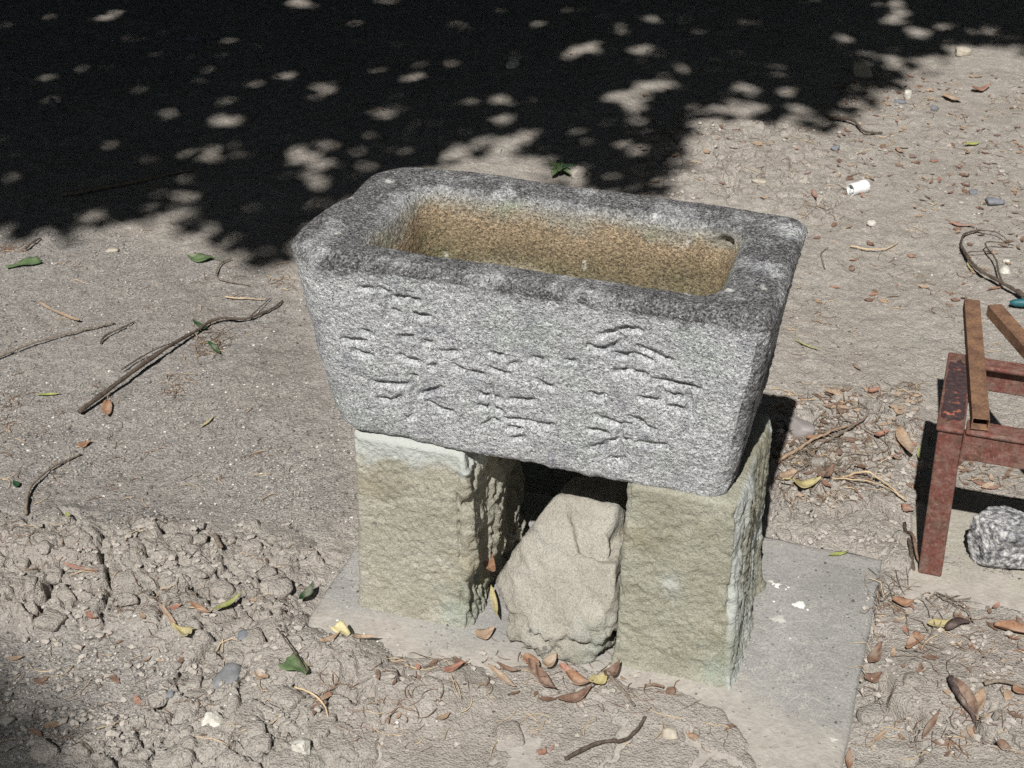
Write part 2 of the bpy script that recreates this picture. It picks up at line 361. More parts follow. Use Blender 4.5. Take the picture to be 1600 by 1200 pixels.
def height(x, y, want_attr=False):
    x = np.asarray(x, dtype=np.float64); y = np.asarray(y, dtype=np.float64)
    h = 0.010 * fbm2(x * 1.7, y * 1.7, 3, 3) + 0.0042 * fbm2(x * 9, y * 9, 3, 7)
    near = (np.abs(x) < 2.2) & (y > 1.0) & (y < 5.4)
    out = h.copy(); grit_all = np.zeros(x.shape)
    X, Y = x[near], y[near]
    if len(X):
        H = h[near]
        flat = pm(X, Y, P_FLAT, 0.03, 41)
        clod = pm(X, Y, P_CLOD, 0.06, 11, 0.05, 9) * (1 - flat)
        clod2 = pm(X, Y, P_CLOD2, 0.025, 12)
        plate = np.maximum(pm(X, Y, P_PLATE, 0.03, 13), pm(X, Y, P_PLATE2, 0.02, 14))
        back = pm(X, Y, P_BACK, 0.05, 15)
        grit = pm(X, Y, P_GRIT, 0.05, 16)
        cover = pm(X, Y, P_COVER, 0.026, 17, 0.034, 16)
        right = pm(X, Y, P_RIGHT, 0.02, 18)
        wx, wy = 0.022 * fbm2(X * 26, Y * 26, 3, 21), 0.022 * fbm2(X * 26, Y * 26, 3, 25)
        wx += 0.004 * fbm2(X * 90, Y * 90, 2, 31); wy += 0.004 * fbm2(X * 90, Y * 90, 2, 35)
        # clods: tilted lumps with gaps on one side
        def lumps(cell, seed, dome, tilt, step, wamp):
            F1, F2, a, b, ox, oy = voro2((X + wx * wamp) / cell, (Y + wy * wamp) / cell, seed)
            g = F2 - F1; th = a * 6.283
            return (dome * sst(0.0, 0.42, g) ** 0.6 + tilt * (np.cos(th) * ox + np.sin(th) * oy) * 1.2 + step * (b - 0.5)), g
        def slabs(cell, seed, top, tilt, step, wamp):
            F1, F2, a, b, ox, oy = voro2((X + wx * wamp) / cell, (Y + wy * wamp) / cell, seed)
            g = F2 - F1; th = a * 6.283
            return top * sst(0.0, 0.16, g) + tilt * (np.cos(th) * ox + np.sin(th) * oy) + step * (b - 0.5), g
        m1, g1 = slabs(0.080, 51, 0.012, 0.022, 0.014, 1.0)
        m2, g2 = slabs(0.036, 52, 0.006, 0.011, 0.008, 0.8)
        m3, g3 = lumps(0.013, 53, 0.0025, 0.003, 0.003, 0.5)
        sel = sst(-0.25, 0.35, fbm2(X * 9, Y * 9, 3, 61))
        rough = fbm2(X * 55, Y * 55, 4, 65, 0.6)
        cw = sst(-0.2, 0.35, fbm2(X * 13, Y * 13, 2, 63))
        cl = m1 * (0.55 + 0.45 * sel) + m2 * (1.0 - 0.6 * sel) + 0.8 * m3 + 0.0035 * rough
        cl = cl - 0.030 * sst(0.05 + 0.10 * cw, 0.015, g1) * cw - 0.013 * sst(0.13, 0.03, g2) * (1 - sel) * sst(-0.1, 0.3, fbm2(X * 17, Y * 17, 2, 64))
        cl = 0.8 * cl
        # plates: wide flat pieces with thin open cracks
        pf1, pf2, pa, pb, pox, poy = voro2((X + wx * 1.4) / 0.13, (Y + wy * 1.4) / 0.13, 71)
        pg = pf2 - pf1; open_ = sst(-0.30, 0.12, fbm2(X * 7, Y * 7, 2, 75))
        crack = -0.034 * sst(0.095, 0.04, pg) * open_
        pth = pa * 6.283
        pl = crack + 0.004 * (np.cos(pth) * pox + np.sin(pth) * poy) + 0.0022 * rough + 0.15 * m3 + 0.22 * m2 * sst(0.1, -0.3, fbm2(X * 5, Y * 5, 2, 77))
        gr = 0.0011 * fbm2(X * 170, Y * 170, 3, 81, 0.7) + 0.0022 * fbm2(X * 40, Y * 40, 3, 83)
        d = 0.0026 * rough + 0.0016 * fbm2(X * 130, Y * 130, 3, 85, 0.65)
        other = 1 - np.clip(clod + clod2 + plate + grit, 0, 1)
        H = H + clod * (cl + 0.012) + clod2 * (cl * 0.32 + pl * 0.7 + 0.008) * (1 - clod) + plate * (1 - clod) * pl + (1 - clod) * (1 - clod2) * (1 - plate) * gr * (0.4 + grit)
        H = H + other * (d + 0.20 * m2 * sel + 0.08 * m1) + back * (0.55 * pl + 0.012 + 0.35 * m2)
        bx, by = at(1075, 232)[:2]
        H = H + 0.03 * np.exp(-(((X - bx) / 0.11) ** 2 + ((Y - by) / 0.07) ** 2))
        H = H + 0.010 * right
        for q in ((535, 1056, 0.042, 0.030), (640, 1110, 0.07, 0.010), (720, 1130, 0.06, 0.008), (60, 1190, 0.05, 0.012), (330, 1185, 0.05, 0.014), (1430, 1080, 0.06, 0.008), (1560, 1090, 0.09, 0.014)):
            qx, qy = at(q[0], q[1])[:2]
            H = H + q[3] * np.exp(-(((X - qx) ** 2 + (Y - qy) ** 2) / q[2] ** 2) ** 1.6)
        # soil pushed up over the front of the paving
        H = np.where(cover > 0, H * (1 - 0.45 * cover) + cover * 0.0335, H)
        # keep soil below the slabs elsewhere
        u = (X - OO[0]) * UU[0] + (Y - OO[1]) * UU[1]; v = (X - OO[0]) * VV[0] + (Y - OO[1]) * VV[1]
        ins = (u > -0.60) & (u < 0.165) & (v > -0.30) & (v < 0.335) & (cover < 0.5)
        H = np.where(ins, np.minimum(H, 0.018), H)
        ins2 = (u > 0.225) & (u < 1.0) & (v > 0.32) & (v < 0.40)
        H = np.where(ins2, np.minimum(H, 0.0), H)
        out[near] = H; grit_all[near] = np.clip(grit + flat * 0.8, 0, 1)
    return (out, grit_all) if want_attr else out
def gz(x, y): return float(height(np.array([x]), np.array([y]))[0])
def axis(segs, end, grow=1.35):
    a = [segs[0][0]]
    for lo, hi, s0, s1 in segs:
        while a[-1] < hi - 1e-6:
            t = (a[-1] - lo) / (hi - lo); a.append(min(hi, a[-1] + s0 + (s1 - s0) * t))
    s = segs[-1][3]; out = a[:]
    while out[-1] < end: s *= grow; out.append(out[-1] + s)
    s = segs[0][2]; pre = [out[0]]
    while pre[-1] > -end: s *= grow; pre.append(pre[-1] - s)
    return np.array(pre[:0:-1] + out)
ax_x = axis([(-1.75, -0.9, 0.008, 0.0034), (-0.9, 0.95, 0.0026, 0.0026), (0.95, 1.75, 0.0034, 0.008)], 400)
ax_y = axis([(1.38, 2.3, 0.0026, 0.0030), (2.3, 5.0, 0.0032, 0.0085)], 400)
GX, GY = np.meshgrid(ax_x, ax_y)
gh, gg = height(GX.ravel(), GY.ravel(), True)
gme = mesh_np('ground', np.stack([GX.ravel(), GY.ravel(), gh], 1), grid_quads(len(ax_y), len(ax_x), False))
add_attr(gme, 'grit', gg)
ground = link('ground', gme, MT['soil']); tag(ground, kind='structure')

# ------------------------------------------------------------------ lofted stone blocks
def rrect(u0, u1, v0, v1, r, nf, ns, nb, nc):
    """rounded rectangle from the front left corner along the front, right, back, left; returns points and side ids"""
    rs_ = r if isinstance(r, tuple) else (r,) * 4              # front left, front right, back right, back left
    fl, fr, br, bl = [max(min(q, (u1 - u0) / 2 - 1e-4, (v1 - v0) / 2 - 1e-4), 1e-4) for q in rs_]
    P, S = [], []
    def line(a, b, n, s):
        for i in range(n):
            t = i / n; P.append((a[0] + (b[0] - a[0]) * t, a[1] + (b[1] - a[1]) * t)); S.append(s)
    def arc(c, a0, n, r):
        for i in range(n):
            a = a0 + math.pi / 2 * i / n; P.append((c[0] + r * math.cos(a), c[1] + r * math.sin(a))); S.append(9)
    line((u0 + fl, v0), (u1 - fr, v0), nf, 0); arc((u1 - fr, v0 + fr), -math.pi / 2, nc, fr)
    line((u1, v0 + fr), (u1, v1 - br), ns, 1); arc((u1 - br, v1 - br), 0, nc, br)
    line((u1 - br, v1), (u0 + bl, v1), nb, 2); arc((u0 + bl, v1 - bl), math.pi / 2, nc, bl)
    line((u0, v1 - bl), (u0, v0 + fl), ns, 3); arc((u0 + fl, v0 + fl), math.pi, nc, fl)
    return np.array(P), np.array(S)
def grid_normals(V, nr, nc):
    G = V.reshape(nr, nc, 3)
    du = np.roll(G, -1, 1) - np.roll(G, 1, 1)
    dv = np.empty_like(G); dv[1:-1] = G[2:] - G[:-2]; dv[0] = G[1] - G[0]; dv[-1] = G[-1] - G[-2]
    n = np.cross(du, dv); n /= np.linalg.norm(n, axis=2, keepdims=True) + 1e-12
    return n.reshape(-1, 3)
def to_world(V, base):
    W = OO + V[:, :1] * UU + V[:, 1:2] * VV; W[:, 2] = V[:, 2]
    return W - base

# trough strokes: (photo points of the shadowed upper lips of the cut marks)
def st(ox, oy, *pts): return [(ox + a / 4, oy + b / 4) for a, b in pts]
STROKES = [st(500, 420, *p) for p in (
    ((260, 95), (340, 95)), ((380, 95), (450, 130)), ((450, 150), (520, 160), (620, 172)), ((470, 235), (500, 242)),
    ((600, 255), (640, 275), (690, 278)), ((280, 355), (340, 378)), ((170, 405), (230, 415), (300, 422)),
    ((240, 470), (290, 500), (335, 508)), ((510, 398), (595, 400)), ((660, 435), (715, 435)), ((510, 515), (560, 540), (635, 553)),
    ((705, 580), (740, 570)), ((775, 492), (885, 492)), ((1080, 500), (1150, 510)), ((850, 575), (910, 605)), ((940, 620), (1040, 625)),
    ((1080, 590), (1190, 635)), ((1390, 680), (1460, 708)), ((585, 640), (615, 645)), ((350, 672), (420, 685), (575, 697)),
    ((385, 780), (470, 800), (520, 770)), ((645, 755), (700, 735), (770, 712)), ((690, 800), (760, 845), (850, 868)),
    ((1010, 745), (1080, 765), (1145, 785)), ((1015, 828), (1080, 840), (1140, 860)), ((1200, 780), (1360, 790)),
    ((1040, 945), (1080, 920), (1125, 915)), ((1365, 935), (1410, 948), (1465, 942)), ((1190, 960), (1270, 966)),
    ((1225, 1025), (1285, 1020)), ((1160, 905), (1340, 925)), ((595, 660), (600, 890), (570, 900)), ((1080, 700), (1085, 940)), ((440, 120), (430, 300)), ((560, 130), (575, 330)), ((1330, 530), (1420, 545)), ((1200, 575), (1240, 560)))]
STROKES += [st(840, 450, *p) for p in (
    ((330, 335), (390, 358), (450, 355), (550, 300)), ((410, 270), (470, 245), (530, 275)), ((500, 240), (560, 228), (645, 240)),
    ((640, 345), (720, 380), (800, 415), (850, 430)), ((490, 388), (560, 397), (640, 400), (720, 435)), ((500, 490), (580, 500), (690, 515)),
    ((740, 548), (870, 565), (1010, 595)), ((810, 632), (860, 645), (915, 652)), ((820, 710), (880, 715), (940, 728)),
    ((10, 545), (60, 575), (105, 585)), ((340, 625), (385, 648), (430, 640)), ((370, 762), (470, 800), (520, 818), (590, 820)),
    ((590, 772), (640, 785), (680, 830), (740, 850)), ((330, 850), (400, 855), (455, 880)), ((330, 968), (440, 940)),
    ((440, 930), (520, 915), (580, 915)), ((650, 930), (740, 945), (815, 948)), ((470, 1030), (510, 1048), (550, 1035)),
    ((20, 815), (95, 828)), ((780, 600), (800, 730)), ((950, 620), (965, 745)), ((600, 370), (585, 520)), ((530, 830), (520, 1040)), ((640, 655), (740, 665), (770, 680)), ((190, 432), (240, 440)))]
def seg_dist(U, Z, pts):
    d = np.full(U.shape, 9.0); sz = np.zeros(U.shape); par = np.zeros(U.shape); k = len(pts) - 1
    for q, ((a, b), (c, e)) in enumerate(zip(pts[:-1], pts[1:])):
        t = np.clip(((U - a) * (c - a) + (Z - b) * (e - b)) / ((c - a) ** 2 + (e - b) ** 2 + 1e-12), 0, 1)
        dz = Z - b - (e - b) * t; dd = np.hypot(U - a - (c - a) * t, dz)
        m = dd < d; d = np.where(m, dd, d); sz = np.where(m, dz, sz); par = np.where(m, (q + t) / k, par)
    return d, sz, par

ZB, ZT = 0.343, 0.637
def build_basin():
    rows = []; RO, RI = (0.055, 0.026, 0.030, 0.050), (0.022, 0.040, 0.036, 0.036)
    def outer(t):       # t 0 bottom .. 1 top of the straight wall
        e = t ** 0.75
        return [-0.584 - 0.058 * e, -0.026 + 0.044 * t, 0.012 - 0.029 * e, 0.255 + 0.038 * t]
    b0 = outer(0)
    nb = 10
    for k in (0.10, 0.06):
        rows.append((b0[0] + 0.05 + k, b0[1] - 0.015 - k, b0[2] + 0.015 + k, b0[3] - 0.015 - k, 0.02, ZB + 0.001, 0, 0))
    for i in range(nb + 1):
        a = math.pi / 2 * i / nb; rr = 0.010
        o = outer(0.10 * (1 - math.cos(a)))
        rows.append((o[0] + 0.05 * (1 - math.sin(a)), o[1] - rr * (1 - math.sin(a)), o[2] + rr * (1 - math.sin(a)), o[3] - rr * (1 - math.sin(a)), RO, ZB + 0.014 * (1 - math.cos(a)), 0, 0))
    nw = 135
    for i in range(1, nw + 1):
        t = 0.10 + 0.84 * i / nw; o = outer(t)
        rows.append((*o, RO, ZB + 0.014 + (ZT - 0.020 - ZB - 0.014) * i / nw, t, 0))
    o = outer(1.0); nt = 9
    for i in range(1, nt + 1):
        a = math.pi / 2 * i / nt; k = 0.018 * (1 - math.cos(a))
        rows.append((o[0] + k, o[1] - k, o[2] + k, o[3] - k, RO, ZT - 0.020 + 0.020 * math.sin(a), 1, 0))
    i0 = (-0.556, -0.050, 0.027, 0.236)
    e0 = (o[0] + 0.018, o[1] - 0.018, o[2] + 0.018, o[3] - 0.018)
    nrm = 20
    for i in range(1, nrm + 1):
        t = i / nrm
        q = [e0[j] + (i0[j] - e0[j]) * t for j in range(4)]
        rows.append((*q, tuple(RO[j] + (RI[j] - RO[j]) * t for j in range(4)), ZT - 0.003 * t * t, 1, 0))
    DEP = 0.112; nin = 52
    for i in range(1, nin + 1):
        t = i / nin
        k = 0.018 * t ** 1.1 + 0.012 * (1 - math.exp(-t * 6))
        rows.append((i0[0] + k, i0[1] - k, i0[2] + k * 0.6, i0[3] - k, RI, ZT - 0.003 - (DEP - 0.018) * t ** 1.25, 1, 0.01 + 0.79 * t))
    for i in range(1, 10):
        a = math.pi / 2 * i / 9; k = 0.030 + 0.02 * (1 - math.cos(a))
        rows.append((i0[0] + k, i0[1] - k, i0[2] + k * 0.7, i0[3] - k, 0.036, ZT - 0.003 - DEP + 0.018 - 0.016 * math.sin(a), 1, 0.8 + 0.2 * i / 9))
    for i in range(1, 14):
        k = 0.05 + 0.08 * i / 14
        rows.append((i0[0] + k, i0[1] - k, i0[2] + k * 0.7, i0[3] - k, 0.02, ZT - 0.003 - DEP + 0.002 - 0.002 * i / 14, 1, 1.0))
    V, dep, tt, sides = [], [], [], None
    for r in rows:
        P, S = rrect(*r[:5], 390, 120, 190, 26); sides = S
        V.append(np.column_stack([P, np.full(len(P), r[5])])); dep.append(np.full(len(P), r[7])); tt.append(np.full(len(P), r[6]))
    nc = len(sides); nr = len(rows)
    V = np.concatenate(V); dep = np.concatenate(dep); tt = np.concatenate(tt); side = np.tile(sides, nr)
    # the right end runs back a little further than the left, and the rim sags gently
    V[:, 0] += 0.036 * sst(-0.30, -0.60, V[:, 0]) * np.clip(V[:, 1] / 0.29, 0, 1.0)
    V[:, 1] += 0.010 * (V[:, 0] + 0.3) * sst(0.1, 0.3, V[:, 1])
    V[:, 2] -= 0.009 * sst(-0.45, 0.0, V[:, 0]) * sst(0.12, 0.0, V[:, 2] - ZB)
    N = grid_normals(V, nr, nc)
    low = fbm3(V * 7, 3, 1); mid = fbm3(V * 30, 3, 5)
    fine = fbm3(V * np.array([75, 75, 125]), 3, 9, 0.6); pit = fbm3(V * 210, 2, 15)
    outside = (dep == 0)
    front = outside & ((side == 0) | (side == 9)) & (N[:, 1] < -0.5)
    rim = (tt >= 0.999) & outside
    amp = np.where(rim, 0.45, 1.0) * np.where(outside, 1.0, 0.8)
    bot = sst(0.12, 0.0, V[:, 2] - ZB)
    D = 0.0045 * low + 0.0016 * mid * amp + amp * (0.0016 * fine + 0.0009 * pit)
    D += 0.006 * bot * fbm3(V * 16, 2, 21) * outside
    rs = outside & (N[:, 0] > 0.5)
    D += np.where(rs, 0.0022 * fbm3(V * np.array([60, 150, 60]), 3, 31), 0)
    # the cut marks
    cut = np.zeros(len(V)); idx = np.where(front & (V[:, 2] < 0.615))[0]
    U, Z = V[idx, 0], V[idx, 2]; c = np.zeros(len(idx))
    n = np.array([0, 1.0, 0.088]); dpl = n @ np.array([0, 0.003, 0.50])
    wob = 0.0016 * vn2(U * 160, Z * 160, 91)
    for i, s in enumerate(STROKES):
        q = [on_plane(a, b, n, dpl) for a, b in s]
        q = [(p[0], p[2] - 0.0035) for p in q]
        m = (U > min(a for a, _ in q) - 0.02) & (U < max(a for a, _ in q) + 0.02) & (Z > min(b for _, b in q) - 0.02) & (Z < max(b for _, b in q) + 0.02)
        dd, sz, par = seg_dist(U[m], Z[m], q); tap = 0.55 + 0.45 * sst(0.0, 0.3, par) * sst(1.0, 0.75, par) * (0.75 + 0.25 * vn2(U[m] * 60, Z[m] * 60, i))
        w = 0.0115
        deep = 0.0085 if len(s) > 2 else 0.0072
        c[m] = np.maximum(c[m], deep * tap * sst(0.0072, 0.0016, dd + 0.5 * wob[m]))
    cut[idx] = c
    D -= cut
    # small hole in the right end of the bowl
    hp = on_plane(1133, 378, (0, 1.0, -0.19), 0.1036)
    D -= np.where(dep > 0, 0.022 * np.exp(-((np.linalg.norm((V - hp) * np.array([1, 1, 1.5]), axis=1) / 0.0110) ** 4)), 0)
    for cu, cv, cr, cd in ((-0.625, 0.285, 0.03, 0.008), (-0.63, -0.02, 0.025, 0.006), (-0.607, 0.17, 0.03, 0.006), (-0.05, -0.012, 0.02, 0.002)):
        rr = np.hypot(V[:, 0] - cu, V[:, 1] - cv); D -= np.where(outside, cd * np.exp(-(rr / cr) ** 2) * sst(0.5, 0.637, V[:, 2]), 0)
    V2 = V + N * D[:, None]
    base = glob(-0.3, 0.13, ZB); 
    W = to_world(V2, base); W[:, 2] = V2[:, 2] - base[2]
    Q = grid_quads(nr, nc, True)
    # close bottom and floor with a fan of quads folded across the loop
    W = np.vstack([W, W[:nc].mean(0), W[-nc:].mean(0)])
    i = np.arange(0, nc, 2); j, k = (i + 1) % nc, (i + 2) % nc
    Q = np.vstack([Q, np.stack([np.full(len(i), nr * nc), k, j, i], 1), np.stack([np.full(len(i), nr * nc + 1), (nr - 1) * nc + i, (nr - 1) * nc + j, (nr - 1) * nc + k], 1)])
    me = mesh_np('stone_basin', W, Q)
    dark = np.where(outside, sst(0.578, 0.640, V[:, 2] + 0.014 * low + 0.014 * mid), 0.0) * 0.85
    dark = np.where(rim, 0.80, dark)
    dark = np.where(dep > 0, 0.70 * np.exp(-(dep / 0.24) ** 2), dark)
    dark -= 0.30 * dark * sst(0.0, 0.5, fbm3(V * 17, 3, 41)) + 0.42 * sst(-0.10, 0.02, V[:, 0]) * sst(-0.1, 0.5, fbm3(V * 26, 3, 45)) * dark
    dark = np.maximum(dark, np.where(rs, 0.25 + 0.45 * sst(-0.2, 0.3, fbm3(V * 14, 3, 47)), 0))  # right end: its darkness under grazing light is painted into the colour
    dark = np.maximum(dark, 0.30 * sst(0.2, 0.5, fbm3(V * 9, 3, 49)) * outside)
    pale = np.zeros(len(V))
    for px, py, r in ((608, 283, 0.008), (545, 305, 0.006), (528, 364, 0.005), (1230, 361, 0.010), (1138, 450, 0.007), (1193, 449, 0.005), (1040, 448, 0.004), (1075, 482, 0.006), (700, 330, 0.004)):
        p = on_plane(px, py, (0, 0, 1.0), ZT if px not in (1075, 1074, 1017) else 0.612)
        pale = np.maximum(pale, sst(r * 1.3, r * 0.5, np.linalg.norm(V[:, :2] - p[:2], axis=1) + 0.002 * pit) * (V[:, 2] > 0.58) * outside)
    for px, py, r, el in ((1075, 378, 0.0026, 3.2), (1021, 340, 0.003, 2.0), (913, 414, 0.003, 2.2), (700, 396, 0.004, 1.0)):
        p = on_plane(px, py, (0, 1.0, -0.19), 0.1036)
        pale = np.maximum(pale, sst(r * 1.4, r * 0.6, np.hypot(V[:, 0] - p[0], (V[:, 2] - p[2]) / el) + 0.001 * pit) * (dep > 0) * (N[:, 1] < -0.3))
    for nm, a in (('dark', dark), ('inner', dep), ('pale', pale)): add_attr(me, nm, np.concatenate([a, [0, 1.0 if nm == 'inner' else 0]]))
    o = link('stone_basin', me, MT['granite'], None, tuple(base))
    return tag(o, 'weathered rectangular granite water basin with worn carved characters, resting on two stone posts', 'stone basin')
build_basin()

def build_post(name, label, u0, u1, v0, v1, zb, zt, m, seed, side_amp, side_scale, front_amp, flare, band):
    rows = []
    nh = 120
    for i in range(nh + 1):
        t = i / nh; z = zb + (zt - zb) * t
        k = -flare * math.exp(-t * 14) + 0.004 * t
        rows.append((u0 + k, u1 - k, v0 + k, v1 - k, 0.009, z, 0))
    for i in range(1, 5):
        a = math.pi / 2 * i / 4; k = 0.004 + 0.009 * (1 - math.cos(a))
        rows.append((u0 + k, u1 - k, v0 + k * (1.6 if band else 1), v1 - k, 0.009, zt + 0.009 * math.sin(a), 0))
    for i in range(1, 9):
        k = 0.013 + 0.06 * i / 9
        rows.append((u0 + k, u1 - k, v0 + k, v1 - k, 0.006, zt + 0.009, 1))
    V = []
    for r in rows:
        P, S = rrect(*r[:5], 90, 130, 60, 6); V.append(np.column_stack([P, np.full(len(P), r[5])])); sides = S
    nc, nr = len(sides), len(rows); V = np.concatenate(V); side = np.tile(sides, nr)
    N = grid_normals(V, nr, nc)
    fall = sst(-0.002, 0.03, zt + 0.009 - V[:, 2])
    D = 0.0035 * fbm3(V * 9 + seed, 3, seed) + 0.0016 * fbm3(V * 170 + seed, 2, seed + 40) - 0.0018 * sst(0.30, 0.55, fbm3(V * 60 + seed, 2, seed + 44)) + front_amp * fbm3(V * np.array([40, 40, 55]) + seed, 4, seed + 4, 0.6)
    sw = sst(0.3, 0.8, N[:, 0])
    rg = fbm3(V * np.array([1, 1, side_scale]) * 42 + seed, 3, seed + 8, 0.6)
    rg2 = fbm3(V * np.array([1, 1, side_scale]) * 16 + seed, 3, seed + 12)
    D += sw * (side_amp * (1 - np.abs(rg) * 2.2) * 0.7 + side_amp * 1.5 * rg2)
    D -= np.where(side == 9, 0.010 * sst(0.05, 0.5, fbm3(V * 24 + seed, 3, seed + 30)), 0)
    D *= 0.35 + 0.65 * fall
    V2 = V + N * D[:, None]
    base = glob((u0 + u1) / 2, (v0 + v1) / 2, zb)
    W = to_world(V2, base); W[:, 2] = V2[:, 2] - base[2]
    W = np.vstack([W, W[-nc:].mean(0)]); Q = grid_quads(nr, nc, True)
    i = np.arange(0, nc, 2); j, k = (i + 1) % nc, (i + 2) % nc
    Q = np.vstack([Q, np.stack([np.full(len(i), nr * nc), (nr - 1) * nc + i, (nr - 1) * nc + j, (nr - 1) * nc + k], 1)])
    me = mesh_np(name, W, Q)
    bz = (sst(zt - 0.045, zt - 0.02, V[:, 2] + 0.035 * fbm3(V * 28, 3, seed + 20) - 0.10 * (V[:, 0] - u0) * 0.3) * band) if band else np.zeros(len(V))  # pale strip puts the lit top chamfer into the stone's colour
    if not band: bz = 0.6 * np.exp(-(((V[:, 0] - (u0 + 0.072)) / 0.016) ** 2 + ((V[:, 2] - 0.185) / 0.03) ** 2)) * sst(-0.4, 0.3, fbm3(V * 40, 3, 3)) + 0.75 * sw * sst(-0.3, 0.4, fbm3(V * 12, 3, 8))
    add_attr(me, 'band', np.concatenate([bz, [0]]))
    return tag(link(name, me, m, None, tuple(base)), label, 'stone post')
build_post('stone_post', 'buff stone post with its lit upper edge coloured pale bluish and deeply rough shaded right side', -0.563, -0.390, 0.003, 0.243, 0.022, 0.336, MT['sand_l'], 3, 0.015, 0.5, 0.0020, 0.004, 0.75)
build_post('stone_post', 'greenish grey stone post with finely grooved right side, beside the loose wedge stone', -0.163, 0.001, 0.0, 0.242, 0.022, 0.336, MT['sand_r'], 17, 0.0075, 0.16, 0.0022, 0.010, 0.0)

# ------------------------------------------------------------------ rocks by planes
def ico(sub):
    bm = bmesh.new(); bmesh.ops.create_icosphere(bm, subdivisions=sub, radius=1)
    V = np.array([v.co[:] for v in bm.verts]); T = np.array([[v.index for v in f.verts] for f in bm.faces]); bm.free()
    return V, T
ICO = {k: ico(k) for k in (2, 3, 4, 6)}
def plane_rock(planes, sub, sharp, noise, seed, cuts=0, cutd=0.0, front=False):
    D, T = ICO[sub]
    inv = 0
    for n, d in planes:
        n = np.array(n) / np.linalg.norm(n)
        inv = inv + np.maximum(D @ n / d, 1e-4) ** sharp
    r = inv ** (-1 / sharp)
    V = D * r[:, None]
    if cuts:
        Rc = np.random.RandomState(seed + 900)
        for _ in range(cuts):
            n = Rc.normal(size=3); n /= np.linalg.norm(n)
            if front and (n[2] < 0.0 or n[1] > 0.2 or n[0] < -0.45): continue
            h = V @ n; lim = h.max() - Rc.uniform(0.25, 1.0) * cutd
            V = V - np.maximum(h - lim, 0)[:, None] * n[None]
    for sc, am in noise: V = V + D * (am * fbm3(V * sc + seed, 3, seed, 0.55))[:, None]
    return V, T
def hull_planes(P):
    bm = bmesh.new()
    for p in P: bm.verts.new(p)
    bmesh.ops.convex_hull(bm, input=bm.verts); bm.normal_update()
    out = [(np.array(f.normal[:]), np.array(f.verts[0].co[:])) for f in bm.faces]; bm.free(); return out
# the loose stone wedged between the posts
def build_wedge():
    f = lambda px, py, v: on_plane(px, py, (0, 1.0, 0), v)
    g = lambda px, py, z=0.03: loc(at(px, py, z))
    pts = [g(786, 1012), g(815, 1036), g(868, 1046, 0.024), g(925, 1046, 0.024), g(958, 1022), f(774, 912, 0.045), f(824, 832, 0.07), f(868, 779, 0.09), f(955, 788, 0.10), f(962, 800, 0.08), f(961, 950, 0.0)]
    # a step of the face: the chipped ridge across its upper right
    pts += [f(905, 862, 0.045)]
    back = [p + np.array([0.005, 0.10, 0.0]) for p in pts[:5]] + [p + np.array([0.0, 0.10, -0.03]) for p in pts[5:11]]
    P = [Vector(p) for p in pts + back]
    c = np.mean([np.array(p) for p in P], axis=0)
    pl = [(n, float((q - c) @ n)) for n, q in hull_planes(P)]
    pl = [(n, max(d, 0.01)) for n, d in pl]
    V, T = plane_rock(pl, 6, 50, (), 5, 60, 0.008, True); V = V * 1.03
    Dn = V / np.linalg.norm(V, axis=1, keepdims=True)
    A = V + c
    # stepped chips, a hollow, and strata
    q = A @ np.array([0.55, 0.1, 0.83]) + 0.012 * fbm3(A * 22, 3, 7)
    stp = (np.floor(q / 0.035) + sst(0.0, 0.35, np.mod(q / 0.035, 1.0))) * 0.035 - q
    right = sst(-0.24, -0.19, A[:, 0] - 0.3 * (A[:, 2] - 0.15))
    lowr = sst(0.115, 0.07, A[:, 2])
    ridge = np.array([(f(872, 790, 0.07)[[0, 2]]), (f(890, 830, 0.05)[[0, 2]]), (f(905, 862, 0.045)[[0, 2]]), (f(945, 872, 0.05)[[0, 2]]), (f(990, 868, 0.05)[[0, 2]]), (f(990, 760, 0.09)[[0, 2]])])
    sdr = poly_sd(A[:, 0], A[:, 2], [tuple(p) for p in ridge]) + 0.006 * fbm3(A * 40, 3, 33)
    chip = sst(0.004, -0.010, sdr) * sst(0.12, 0.07, A[:, 1])
    d = -0.024 * chip - 0.015 * lowr * sst(0.080, 0.060, A[:, 2] + 0.02 * fbm3(A * 25, 3, 35)) + 0.16 * stp * np.maximum(right, lowr * 0.8) + 0.0045 * fbm3(A * 12, 3, 9) + 0.0050 * (0.5 - 2.2 * np.abs(fbm3(A * np.array([17, 17, 24]), 3, 19))) + 0.0075 * (0.6 - np.abs(fbm3(A * 34, 4, 11, 0.6)) * 2.0) * (0.25 + 0.9 * np.maximum(chip, lowr)) + 0.0014 * fbm3(A * 130, 3, 13)
    V = V + Dn * d[:, None]
    base = glob(c[0], c[1], 0.026)
    W = to_world(V + c, base); W[:, 2] = V[:, 2] + c[2] - 0.026
    me = mesh_np('wedge_stone', W, T)
    tag(link('wedge_stone', me, MT['sand_m'], None, tuple(base)), 'loose pale angular stone leaning upright between the two posts under the basin', 'stone')
build_wedge()

